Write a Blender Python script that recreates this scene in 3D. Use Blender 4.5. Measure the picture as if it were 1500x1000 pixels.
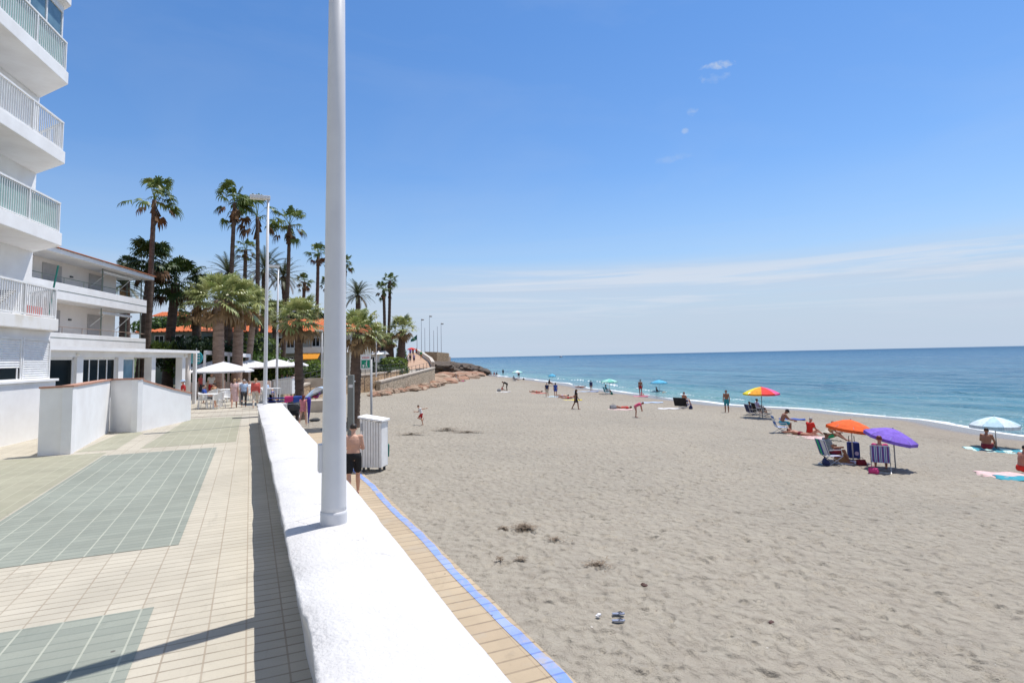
import bpy, math, random
import numpy as np
from mathutils import Vector, Matrix
R = math.radians
random.seed(7); rng = np.random.default_rng(7)
for o in list(bpy.data.objects): bpy.data.objects.remove(o)
S = bpy.context.scene
COL = S.collection

# ------------------------------------------------------------------ camera
F = 850.0; PY = 455.0; CH = 2.3
ROLL = R(1.2); PITCH = math.atan(67 / F); YAW = R(24.3)
def cvec(u2, v2, f):
    cp, sp = math.cos(PITCH), math.sin(PITCH)
    X, Y, Z = u2, cp * f - sp * v2, sp * f + cp * v2
    cy, sy = math.cos(YAW), math.sin(YAW)
    return Vector((cy * X + sy * Y, -sy * X + cy * Y, Z))
def uvec(u, v, f):
    c, s = math.cos(ROLL), math.sin(ROLL)
    return cvec(c * u + s * v, -s * u + c * v, f)
cam = bpy.data.cameras.new('camera'); co = bpy.data.objects.new('camera', cam); COL.objects.link(co)
cx_, cy_, cz_ = uvec(1, 0, 0), uvec(0, 1, 0), -uvec(0, 0, 1)
m = Matrix(((cx_.x, cy_.x, cz_.x, 0), (cx_.y, cy_.y, cz_.y, 0), (cx_.z, cy_.z, cz_.z, CH), (0, 0, 0, 1)))
co.matrix_world = m
cam.sensor_width = 36; cam.lens = 36 * F / 1500; cam.shift_y = -(500 - PY) / 1500
cam.clip_start = 0.05; cam.clip_end = 60000
S.camera = co

def ray(x, y): return uvec((x - 750) / F, -(y - PY) / F, 1)
def at(x, y, z=0.0):
    r = ray(x, y); t = (z - CH) / r.z
    return Vector((r.x * t, r.y * t, z))
def atd(x, y, d):
    r = ray(x, y); f = math.sin(YAW) * r.x + math.cos(YAW) * r.y
    return Vector((r.x * d / f, r.y * d / f, CH + r.z * d / f))
def depth(p): return p[0] * math.sin(YAW) + p[1] * math.cos(YAW)

# ------------------------------------------------------------------ world, sun, exposure
SUN_EL, SUN_AZ = R(69.5), R(75)        # azimuth clockwise from +Y
W = bpy.data.worlds.new('World'); S.world = W; W.use_nodes = True
nt = W.node_tree; nt.nodes.clear()
def nd(t, typ, **kw):
    n = t.nodes.new(typ)
    for k, v in kw.items(): setattr(n, k, v)
    return n
def mth(t, op, a, b=None, c=None, clamp=False):
    n = t.nodes.new('ShaderNodeMath'); n.operation = op; n.use_clamp = clamp
    for i, v in enumerate((a, b, c)):
        if v is None: continue
        if isinstance(v, (int, float)): n.inputs[i].default_value = v
        else: t.links.new(v, n.inputs[i])
    return n.outputs[0]
def vmt(t, op, a, b=None):
    n = t.nodes.new('ShaderNodeVectorMath'); n.operation = op
    for i, v in enumerate((a, b)):
        if v is None: continue
        if isinstance(v, (tuple, list)): n.inputs[i].default_value = v
        elif isinstance(v, (int, float)): n.inputs[3].default_value = v
        else: t.links.new(v, n.inputs[i])
    return n.outputs[1] if op in ('DISTANCE', 'LENGTH', 'DOT_PRODUCT') else n.outputs[0]
def mixc(t, fac, a, b, mode='MIX'):
    n = t.nodes.new('ShaderNodeMix'); n.data_type = 'RGBA'; n.blend_type = mode
    if isinstance(fac, (int, float)): n.inputs[0].default_value = fac
    else: t.links.new(fac, n.inputs[0])
    for i, v in ((6, a), (7, b)):
        if isinstance(v, (tuple, list)): n.inputs[i].default_value = (*v[:3], 1)
        else: t.links.new(v, n.inputs[i])
    return n.outputs[2]
def ramp(t, fac, stops, interp='LINEAR'):
    n = t.nodes.new('ShaderNodeValToRGB'); cr = n.color_ramp; cr.interpolation = interp
    while len(cr.elements) > 1: cr.elements.remove(cr.elements[-1])
    for i, (p, c) in enumerate(stops):
        e = cr.elements[0] if i == 0 else cr.elements.new(p)
        e.position = p; e.color = (c, c, c, 1) if isinstance(c, (int, float)) else (*c[:3], 1)
    t.links.new(fac, n.inputs[0]); return n.outputs[0]
def noise(t, vec, scale, detail=3, rough=0.55, dist=0.0):
    n = t.nodes.new('ShaderNodeTexNoise'); n.inputs['Scale'].default_value = scale
    n.inputs['Detail'].default_value = detail; n.inputs['Roughness'].default_value = rough
    n.inputs['Distortion'].default_value = dist
    if vec is not None: t.links.new(vec, n.inputs['Vector'])
    return n.outputs[0]
sky = nd(nt, 'ShaderNodeTexSky', sky_type='NISHITA', sun_disc=False)
sky.sun_elevation = SUN_EL; sky.sun_rotation = SUN_AZ
sky.altitude = 0; sky.air_density = 1.1; sky.dust_density = 0.35; sky.ozone_density = 3.5
tc = nd(nt, 'ShaderNodeTexCoord'); dirv = tc.outputs['Generated']
sx = nd(nt, 'ShaderNodeSeparateXYZ'); nt.links.new(dirv, sx.inputs[0])
el = sx.outputs[2]
# thin cirrus veil low over the sea
vec = vmt(nt, 'MULTIPLY', dirv, (1.6, 1.6, 26.0))
n1 = noise(nt, vec, 1.3, 5, 0.6, 0.4)
band = ramp(nt, mth(nt, 'MULTIPLY', el, 3.0), [(0.0, 0.75), (0.20, 0.75), (0.33, 0.72), (0.42, 0.50), (0.50, 0.10), (0.62, 0.0)])
streak = ramp(nt, n1, [(0.36, 0.22), (0.47, 0.75), (0.56, 1.0)])
cm = mth(nt, 'MULTIPLY', mth(nt, 'ADD', band, mth(nt, 'MULTIPLY', mth(nt, 'SUBTRACT', n1, 0.5), mth(nt, 'MULTIPLY', mth(nt, 'ADD', band, 0.12), 1.8)), clamp=True), 0.85)
cm = mth(nt, 'MULTIPLY', cm, mth(nt, 'GREATER_THAN', band, 0.0))
# high faint veil and small puffs
n2 = noise(nt, vmt(nt, 'MULTIPLY', dirv, (1.0, 1.0, 3.0)), 2.2, 5, 0.6, 0.6)
veil = mth(nt, 'MULTIPLY', ramp(nt, n2, [(0.45, 0.0), (0.75, 1.0)]), 0.10)
cm = mth(nt, 'MAXIMUM', cm, veil)
npuff = noise(nt, vmt(nt, 'MULTIPLY', dirv, (1.0, 1.0, 1.6)), 34.0, 5, 0.65, 0.4)
for (px, py, wd, ht, st) in ((1055, 95, 25, 7, 0.85), (1046, 114, 16, 9, 0.35), (1017, 163, 12, 6, 0.45), (1003, 192, 5, 4, 0.4), (985, 232, 26, 7, 0.18)):
    c = ray(px, py).normalized(); ex = (ray(px + 10, py - 2) - ray(px, py)).normalized(); ey = ex.cross(c).normalized()
    dv = vmt(nt, 'SUBTRACT', dirv, tuple(c))
    a = mth(nt, 'MULTIPLY', vmt(nt, 'DOT_PRODUCT', dv, tuple(ex)), F / wd)
    b = mth(nt, 'MULTIPLY', vmt(nt, 'DOT_PRODUCT', dv, tuple(ey)), F / ht)
    rr = mth(nt, 'ADD', mth(nt, 'MULTIPLY', a, a), mth(nt, 'MULTIPLY', b, b))
    g = mth(nt, 'ADD', mth(nt, 'SUBTRACT', 1.0, rr), mth(nt, 'MULTIPLY', mth(nt, 'SUBTRACT', npuff, 0.55), 5.0))
    front = mth(nt, 'GREATER_THAN', vmt(nt, 'DOT_PRODUCT', dirv, tuple(c)), 0.9)
    g = mth(nt, 'MULTIPLY', mth(nt, 'MULTIPLY', mth(nt, 'MULTIPLY', g, 0.8, clamp=True), st), front)
    cm = mth(nt, 'MAXIMUM', cm, g)
tint = mixc(nt, 1.0, sky.outputs[0], (0.93, 1.06, 1.22), 'MULTIPLY')
tint = mixc(nt, ramp(nt, el, [(0.05, 0.0), (0.5, 1.0)]), tint, mixc(nt, 1.0, tint, (0.70, 0.90, 1.02), 'MULTIPLY'))
tint = mixc(nt, ramp(nt, el, [(0.0, 1.0), (0.06, 0.80), (0.16, 0.25), (0.30, 0.0)]), tint, (4.0, 5.0, 6.2))
skyc = mixc(nt, cm, tint, (4.6, 5.3, 6.4))
sk = noise(nt, vmt(nt, 'MULTIPLY', dirv, (2.2, 2.2, 52.0)), 1.0, 6, 0.62, 0.5)
win = ramp(nt, mth(nt, 'MULTIPLY', el, 3.0), [(0.10, 0.0), (0.22, 0.55), (0.34, 1.0), (0.40, 0.9), (0.47, 0.0)])
azw = ramp(nt, vmt(nt, 'DOT_PRODUCT', dirv, tuple(Vector((math.sin(YAW + R(30)), math.cos(YAW + R(30)), 0)))), [(0.70, 0.0), (0.86, 1.0)])
skm = mth(nt, 'MULTIPLY', mth(nt, 'MULTIPLY', ramp(nt, sk, [(0.47, 0.0), (0.60, 1.0)]), win), mth(nt, 'MULTIPLY', azw, 0.75))
skyc = mixc(nt, skm, skyc, (5.6, 6.1, 6.9))
# warm veil behind and overhead, out of view, added to make shadows less blue
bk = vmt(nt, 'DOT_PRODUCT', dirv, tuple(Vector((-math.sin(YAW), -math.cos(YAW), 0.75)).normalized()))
fill_veil = mth(nt, 'MULTIPLY', ramp(nt, bk, [(0.18, 0.0), (0.62, 0.40)]), ramp(nt, noise(nt, vmt(nt, 'MULTIPLY', dirv, (1.0, 1.0, 2.0)), 3.0, 5, 0.6, 0.8), [(0.30, 0.55), (0.60, 1.0)]))
skyc = mixc(nt, fill_veil, skyc, (5.2, 4.7, 4.2))
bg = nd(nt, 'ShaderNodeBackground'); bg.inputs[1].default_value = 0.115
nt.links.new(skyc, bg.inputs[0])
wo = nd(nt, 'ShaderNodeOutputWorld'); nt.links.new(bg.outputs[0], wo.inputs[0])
sl = bpy.data.lights.new('sun', 'SUN'); sl.energy = 4.8; sl.angle = R(0.53); sl.color = (1.0, 0.955, 0.90)
so = bpy.data.objects.new('sun', sl); COL.objects.link(so)
sd = Vector((math.sin(SUN_AZ) * math.cos(SUN_EL), math.cos(SUN_AZ) * math.cos(SUN_EL), math.sin(SUN_EL)))
so.rotation_euler = sd.to_track_quat('Z', 'Y').to_euler(); so.location = (0, 0, 60)
vs = S.view_settings; S.display_settings.display_device = 'sRGB'
vs.view_transform = 'Standard'; vs.look = 'None'; vs.gamma = 1; vs.exposure = 0.10; vs.use_curve_mapping = False
S.cycles.max_bounces = 8; S.cycles.use_denoising = True
S.cycles.sample_clamp_indirect = 6

# ------------------------------------------------------------------ materials
MATS = {}
def base_mat(name, rough=0.6, spec=0.4):
    m = bpy.data.materials.new(name); m.use_nodes = True
    t = m.node_tree; b = t.nodes['Principled BSDF']
    b.inputs['Roughness'].default_value = rough; b.inputs['Specular IOR Level'].default_value = spec
    return m, t, b
def bump(t, b, h, strength=0.3, dist=0.02):
    n = t.nodes.new('ShaderNodeBump'); n.inputs['Strength'].default_value = strength; n.inputs['Distance'].default_value = dist
    t.links.new(h, n.inputs['Height']); t.links.new(n.outputs[0], b.inputs['Normal']); return n
def mat(name, col, col2=None, scale=4.0, rough=0.6, bmp=0.0, bscale=None, spec=0.4, metal=0.0, stretch=(1, 1, 1), lo=0.35, hi=0.65, trans=0.0, bdist=0.01):
    if name in MATS: return MATS[name]
    m, t, b = base_mat(name, rough, spec); b.inputs['Metallic'].default_value = metal
    tcn = t.nodes.new('ShaderNodeTexCoord'); v = vmt(t, 'MULTIPLY', tcn.outputs['Object'], stretch)
    if col2 is None: col2 = tuple(c * 0.88 for c in col)
    f = ramp(t, noise(t, v, scale, 5, 0.6), [(lo, 0.0), (hi, 1.0)])
    t.links.new(mixc(t, f, col, col2), b.inputs['Base Color'])
    if bmp > 0: bump(t, b, noise(t, v, bscale or scale * 6, 4, 0.6), bmp, bdist)
    if trans > 0:
        b.inputs['Subsurface Weight'].default_value = 0
        tr = t.nodes.new('ShaderNodeBsdfTranslucent'); ms = t.nodes.new('ShaderNodeMixShader'); ms.inputs[0].default_value = trans
        t.links.new(mixc(t, f, col, col2), tr.inputs[0])
        out = t.nodes['Material Output']; t.links.new(b.outputs[0], ms.inputs[1]); t.links.new(tr.outputs[0], ms.inputs[2]); t.links.new(ms.outputs[0], out.inputs[0])
    MATS[name] = m; return m
def cl(name, col, **k): return mat('cloth ' + name, col, tuple(c * 0.75 for c in col), 9, rough=0.85, bmp=0.15, bscale=60, **k)
WHITE = (0.78, 0.775, 0.76)
M_white = mat('white render', (0.84, 0.84, 0.83), (0.76, 0.75, 0.735), 1.1, rough=0.85, bmp=0.25, bscale=35)
M_cream = mat('cream render', (0.80, 0.73, 0.66), (0.73, 0.66, 0.60), 0.8, rough=0.85, bmp=0.2, bscale=30)
M_wall = None
M_paint = mat('white paint', (0.68, 0.68, 0.68), (0.62, 0.62, 0.63), 2.0, rough=0.38, bmp=0.03, bscale=8)
M_rail = mat('white railing paint', (0.83, 0.83, 0.81), (0.74, 0.73, 0.71), 5.0, rough=0.5)
M_grey = mat('grey painted metal', (0.42, 0.43, 0.44), (0.34, 0.35, 0.36), 3.0, rough=0.45)
M_dark = mat('dark metal', (0.05, 0.05, 0.055), (0.08, 0.08, 0.08), 6, rough=0.5)
M_alu = mat('aluminium', (0.6, 0.61, 0.62), (0.5, 0.5, 0.52), 6, rough=0.35, metal=0.8)
M_terra = mat('terracotta tile', (0.55, 0.20, 0.09), (0.40, 0.13, 0.06), 6, rough=0.8, bmp=0.3, bscale=20)
M_cope = mat('terracotta coping', (0.50, 0.27, 0.19), (0.38, 0.20, 0.14), 8, rough=0.8)
M_orange_roof = mat('orange roof tile', (0.62, 0.17, 0.05), (0.45, 0.11, 0.035), 2.5, rough=0.8, bmp=0.4, bscale=14, stretch=(1, 3, 1))
M_greywall = mat('grey green render', (0.22, 0.25, 0.21), (0.16, 0.19, 0.16), 0.7, rough=0.9)
M_stone = None
M_trunk = mat('palm trunk bark', (0.15, 0.105, 0.08), (0.08, 0.055, 0.042), 2.0, rough=0.95, bmp=0.8, bscale=9, stretch=(1, 1, 3.5), bdist=0.05)
M_trunk2 = mat('pale palm trunk bark', (0.42, 0.31, 0.24), (0.22, 0.155, 0.12), 1.5, rough=0.95, bmp=0.9, bscale=7, stretch=(1, 1, 4.5), bdist=0.06)
M_leaf = mat('palm leaf dark green', (0.17, 0.23, 0.05), (0.06, 0.10, 0.022), 1.6, rough=0.45, trans=0.22)
M_leaf2 = mat('palm leaf olive green', (0.46, 0.47, 0.20), (0.20, 0.26, 0.08), 1.4, rough=0.42, trans=0.25)
M_leaf3 = mat('date palm leaf grey green', (0.11, 0.13, 0.06), (0.05, 0.068, 0.03), 1.6, rough=0.5, trans=0.18)
M_dead = mat('dry palm leaf tan', (0.33, 0.22, 0.11), (0.19, 0.115, 0.055), 2, rough=0.9, trans=0.15)
M_dead2 = mat('dry palm skirt brown', (0.16, 0.085, 0.04), (0.09, 0.05, 0.025), 2, rough=0.9)
M_hedge = mat('hedge leaf', (0.11, 0.19, 0.03), (0.045, 0.09, 0.016), 2.2, rough=0.6, trans=0.2)
M_hedge2 = mat('bright hedge leaf', (0.24, 0.32, 0.045), (0.11, 0.18, 0.03), 2.2, rough=0.6, trans=0.2)
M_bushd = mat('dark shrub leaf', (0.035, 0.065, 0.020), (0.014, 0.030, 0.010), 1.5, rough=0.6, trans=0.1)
M_rock = mat('tan rock', (0.42, 0.31, 0.22), (0.24, 0.165, 0.12), 0.9, rough=0.95, bmp=0.8, bscale=5, bdist=0.1)
M_rock2 = mat('red rock', (0.38, 0.22, 0.145), (0.26, 0.15, 0.10), 0.9, rough=0.95, bmp=0.8, bscale=5, bdist=0.1)
M_rockd = mat('dark sea rock', (0.13, 0.10, 0.075), (0.04, 0.034, 0.03), 0.35, rough=0.9, bmp=0.9, bscale=2, bdist=0.3)
M_skin = mat('skin fair', (0.58, 0.34, 0.24), (0.52, 0.29, 0.20), 5, rough=0.55)
M_skint = mat('skin tanned', (0.30, 0.135, 0.08), (0.26, 0.11, 0.065), 5, rough=0.5)
M_skinr = mat('skin reddened', (0.45, 0.20, 0.13), (0.40, 0.17, 0.11), 5, rough=0.5)
HAIR = dict(dark=mat('hair dark', (0.02, 0.014, 0.01), (0.035, 0.024, 0.016), 30, rough=0.5), brown=mat('hair brown', (0.10, 0.05, 0.025), (0.06, 0.03, 0.015), 30, rough=0.5),
            red=mat('hair red', (0.16, 0.03, 0.02), (0.10, 0.02, 0.02), 30, rough=0.5), blond=mat('hair blond', (0.42, 0.27, 0.14), (0.3, 0.18, 0.09), 30, rough=0.5),
            grey=mat('hair grey', (0.45, 0.42, 0.40), (0.3, 0.28, 0.27), 30, rough=0.5))
C = {n: cl(n, c) for n, c in dict(black=(0.012, 0.012, 0.014), white=(0.75, 0.75, 0.76), red=(0.50, 0.03, 0.03), brightred=(0.70, 0.035, 0.02), blue=(0.035, 0.09, 0.38),
     navy=(0.02, 0.03, 0.10), teal=(0.03, 0.30, 0.38), turq=(0.02, 0.27, 0.33), pink=(0.62, 0.22, 0.25), palepink=(0.72, 0.50, 0.48), coral=(0.62, 0.11, 0.09), lilac=(0.50, 0.42, 0.62),
     lightblue=(0.42, 0.56, 0.75), purple=(0.23, 0.13, 0.62), orange=(0.85, 0.13, 0.02), mint=(0.38, 0.70, 0.62), sky=(0.10, 0.45, 0.68), yellow=(0.80, 0.62, 0.05),
     green=(0.03, 0.35, 0.14), darkgreen=(0.01, 0.16, 0.13), grey=(0.28, 0.29, 0.31), darkred=(0.20, 0.015, 0.03), magenta=(0.60, 0.05, 0.20), cream=(0.66, 0.60, 0.50),
     tan=(0.50, 0.26, 0.12), cobalt=(0.015, 0.035, 0.20), violet=(0.30, 0.06, 0.50), hotpink=(0.75, 0.10, 0.22), paleblue=(0.50, 0.70, 0.80), darkgrey=(0.06, 0.065, 0.07)).items()}
M_glassd = bpy.data.materials.new('dark window glass'); M_glassd.use_nodes = True
_b = M_glassd.node_tree.nodes['Principled BSDF']; _b.inputs['Base Color'].default_value = (0.012, 0.016, 0.017, 1); _b.inputs['Roughness'].default_value = 0.06; _b.inputs['Specular IOR Level'].default_value = 0.04
M_glassb = mat('greenish balcony glass', (0.30, 0.48, 0.45), (0.24, 0.40, 0.38), 1.5, rough=0.12)
M_glassw = mat('bluish window glass', (0.16, 0.27, 0.33), (0.08, 0.15, 0.2), 1.2, rough=0.08)

def stripes(name, cols, width, axis=0, rough=0.8):
    m, t, b = base_mat(name, rough, 0.3)
    tcn = t.nodes.new('ShaderNodeTexCoord'); s = t.nodes.new('ShaderNodeSeparateXYZ'); t.links.new(tcn.outputs['Object'], s.inputs[0])
    f = mth(t, 'FRACT', mth(t, 'DIVIDE', s.outputs[axis], width * len(cols)))
    c = ramp(t, f, [(i / len(cols), k) for i, k in enumerate(cols)], 'CONSTANT')
    t.links.new(c, b.inputs['Base Color']); MATS[name] = m; return m

# brushed lime wall with specks
def wall_mat():
    m, t, b = base_mat('rough limewash', 0.9, 0.3)
    v = t.nodes.new('ShaderNodeTexCoord').outputs['Object']
    big = noise(t, v, 0.9, 5, 0.6); fine = noise(t, v, 28, 5, 0.65)
    vo = t.nodes.new('ShaderNodeTexVoronoi'); vo.inputs['Scale'].default_value = 34; t.links.new(v, vo.inputs['Vector'])
    c = mixc(t, ramp(t, big, [(0.3, 0.0), (0.7, 1.0)]), (0.62, 0.615, 0.61), (0.56, 0.55, 0.54))
    sp = mth(t, 'MULTIPLY', ramp(t, vo.outputs[0], [(0.05, 1.0), (0.16, 0.0)]), ramp(t, noise(t, v, 3.5, 3), [(0.50, 0.0), (0.68, 1.0)]))
    c = mixc(t, mth(t, 'MULTIPLY', sp, 0.45), c, (0.45, 0.41, 0.36))
    st = ramp(t, noise(t, vmt(t, 'MULTIPLY', v, (2, 2, 1)), 6.5, 5, 0.7), [(0.70, 0.0), (0.80, 1.0)])
    c = mixc(t, mth(t, 'MULTIPLY', st, 0.5), c, (0.45, 0.40, 0.33))
    pt = ramp(t, noise(t, v, 2.6, 6, 0.7, 0.6), [(0.52, 0.0), (0.57, 1.0)])
    c = mixc(t, mth(t, 'MULTIPLY', pt, 0.35), c, (0.52, 0.51, 0.50))
    cr = t.nodes.new('ShaderNodeTexVoronoi'); cr.feature = 'DISTANCE_TO_EDGE'; cr.inputs['Scale'].default_value = 1.1; t.links.new(vmt(t, 'ADD', v, vmt(t, 'MULTIPLY', noise(t, v, 5, 4), (0.25, 0.25, 0.25))), cr.inputs['Vector'])
    ck = mth(t, 'MULTIPLY', mth(t, 'LESS_THAN', cr.outputs[0], 0.006), ramp(t, noise(t, v, 0.8, 2), [(0.52, 0.0), (0.58, 1.0)]))
    c = mixc(t, mth(t, 'MULTIPLY', ck, 0.55), c, (0.30, 0.27, 0.24))
    t.links.new(c, b.inputs['Base Color'])
    bump(t, b, mth(t, 'ADD', fine, mth(t, 'MULTIPLY', noise(t, v, 7, 3), 1.3)), 0.55, 0.02)
    return m
M_wall = wall_mat()
def stone_mat(name, c1, c2, sc=3.0):
    m, t, b = base_mat(name, 0.95, 0.2)
    v = vmt(t, 'MULTIPLY', t.nodes.new('ShaderNodeTexCoord').outputs['Object'], (1, 1, 1.7))
    vo = t.nodes.new('ShaderNodeTexVoronoi'); vo.inputs['Scale'].default_value = sc; t.links.new(v, vo.inputs['Vector'])
    vd = t.nodes.new('ShaderNodeTexVoronoi'); vd.feature = 'DISTANCE_TO_EDGE'; vd.inputs['Scale'].default_value = sc; t.links.new(v, vd.inputs['Vector'])
    s = t.nodes.new('ShaderNodeSeparateColor'); t.links.new(vo.outputs['Color'], s.inputs[0])
    c = mixc(t, s.outputs[0], c1, c2)
    c = mixc(t, ramp(t, noise(t, v, 1.2, 4), [(0.35, 0.0), (0.7, 0.6)]), c, tuple(x * 0.55 for x in c1))
    e = ramp(t, vd.outputs[0], [(0.02, 1.0), (0.07, 0.0)])
    c = mixc(t, e, c, tuple(x * 0.5 for x in c2)); t.links.new(c, b.inputs['Base Color'])
    bump(t, b, mth(t, 'SUBTRACT', 1.0, e), 0.6, 0.05); return m
M_stone = stone_mat('rubble stone wall', (0.62, 0.45, 0.28), (0.48, 0.33, 0.21), 2.2)
M_stone2 = stone_mat('grey stone wall', (0.60, 0.50, 0.37), (0.46, 0.38, 0.28), 2.0)

def pave_mat(name, c1, c2, joint, dark, tx=0.30, ty=0.15, jw=0.05, planked=False):
    m, t, b = base_mat(name, 0.8, 0.3)
    v = t.nodes.new('ShaderNodeTexCoord').outputs['Object']
    s = t.nodes.new('ShaderNodeSeparateXYZ'); t.links.new(v, s.inputs[0])
    def line(coord, per, off, w):
        f = mth(t, 'FRACT', mth(t, 'ADD', mth(t, 'DIVIDE', coord, per), off))
        return mth(t, 'LESS_THAN', mth(t, 'ABSOLUTE', mth(t, 'SUBTRACT', f, 0.5)), w * 0.5)
    jx = line(s.outputs[0], tx, 0.5, jw) if tx else None
    jy = line(s.outputs[1], ty, 0.5, 0.13)
    # tone per tile
    cxn = t.nodes.new('ShaderNodeCombineXYZ')
    t.links.new(mth(t, 'FLOOR', mth(t, 'DIVIDE', s.outputs[0], tx or 50)), cxn.inputs[0]); t.links.new(mth(t, 'FLOOR', mth(t, 'DIVIDE', s.outputs[1], ty)), cxn.inputs[1])
    wn = t.nodes.new('ShaderNodeTexWhiteNoise'); t.links.new(cxn.outputs[0], wn.inputs['Vector'])
    c = mixc(t, wn.outputs[0], c1, c2)
    dirt = noise(t, v, 0.55, 6, 0.65, 0.5)
    c = mixc(t, mth(t, 'MULTIPLY', ramp(t, dirt, [(0.42, 0.0), (0.68, 1.0)]), 0.6), c, tuple(x * 0.70 for x in c1))
    dr2 = noise(t, vmt(t, 'MULTIPLY', v, (1.0, 0.35, 1)), 2.8, 6, 0.72, 1.2)
    c = mixc(t, mth(t, 'MULTIPLY', ramp(t, dr2, [(0.58, 0.0), (0.70, 1.0)]), 0.35), c, tuple(x * 0.55 for x in c1))
    spk = noise(t, v, 55, 3, 0.7)
    c = mixc(t, mth(t, 'MULTIPLY', ramp(t, spk, [(0.35, 1.0), (0.5, 0.0)]), 0.14), c, tuple(x * 0.5 for x in c1))
    gum = t.nodes.new('ShaderNodeTexVoronoi'); gum.inputs['Scale'].default_value = 1.6; t.links.new(v, gum.inputs['Vector'])
    c = mixc(t, mth(t, 'MULTIPLY', mth(t, 'LESS_THAN', gum.outputs[0], 0.028), 0.75), c, (0.09, 0.08, 0.07))
    n_ = ramp(t, noise(t, v, 2.5, 3), [(0.3, 0.35), (0.7, 1.0)])
    c = mixc(t, mth(t, 'MULTIPLY', mth(t, 'MULTIPLY', jy, n_), 0.8), c, dark)
    if tx: c = mixc(t, mth(t, 'MULTIPLY', jx, mth(t, 'ADD', mth(t, 'MULTIPLY', n_, 0.5), 0.4)), c, joint)
    t.links.new(c, b.inputs['Base Color'])
    h = mth(t, 'SUBTRACT', mth(t, 'MULTIPLY', spk, 0.15), mth(t, 'MULTIPLY', jy, 1.0))
    bump(t, b, h, 0.5, 0.006)
    return m
M_pcream = pave_mat('cream ribbed paving', (0.50, 0.46, 0.375), (0.455, 0.415, 0.335), (0.30, 0.25, 0.19), (0.19, 0.16, 0.12))
M_pteal = pave_mat('grey green ribbed paving', (0.290, 0.310, 0.262), (0.240, 0.262, 0.224), (0.42, 0.43, 0.355), (0.15, 0.175, 0.15), jw=0.055)
M_polive = pave_mat('olive ribbed paving', (0.36, 0.345, 0.26), (0.31, 0.305, 0.225), (0.42, 0.40, 0.31), (0.27, 0.27, 0.19), jw=0.05)
M_pplank = pave_mat('tan boardwalk slabs', (0.47, 0.375, 0.255), (0.42, 0.33, 0.225), (0.4, 0.3, 0.2), (0.17, 0.13, 0.09), tx=0, ty=0.24)
M_porange = mat('orange promenade paving', (0.50, 0.33, 0.22), (0.40, 0.26, 0.17), 0.6, rough=0.85)
M_blue = pave_mat('worn blue stripe', (0.20, 0.31, 0.66), (0.30, 0.37, 0.62), (0.4, 0.3, 0.2), (0.10, 0.16, 0.40), tx=0, ty=0.24)

def drift(m, col=(0.385, 0.34, 0.27), lo=0.50, hi=0.66, amt=0.85, sc=2.4):
    t = m.node_tree; b = t.nodes['Principled BSDF']; v = t.nodes.new('ShaderNodeTexCoord').outputs['Object']; src = b.inputs['Base Color'].links[0].from_socket
    t.links.new(mixc(t, mth(t, 'MULTIPLY', ramp(t, noise(t, v, sc, 6, 0.7), [(lo, 0.0), (hi, 1.0)]), amt), src, col), b.inputs['Base Color'])
drift(M_blue); drift(M_pplank, lo=0.54, hi=0.72, amt=0.7, sc=1.6)
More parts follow.
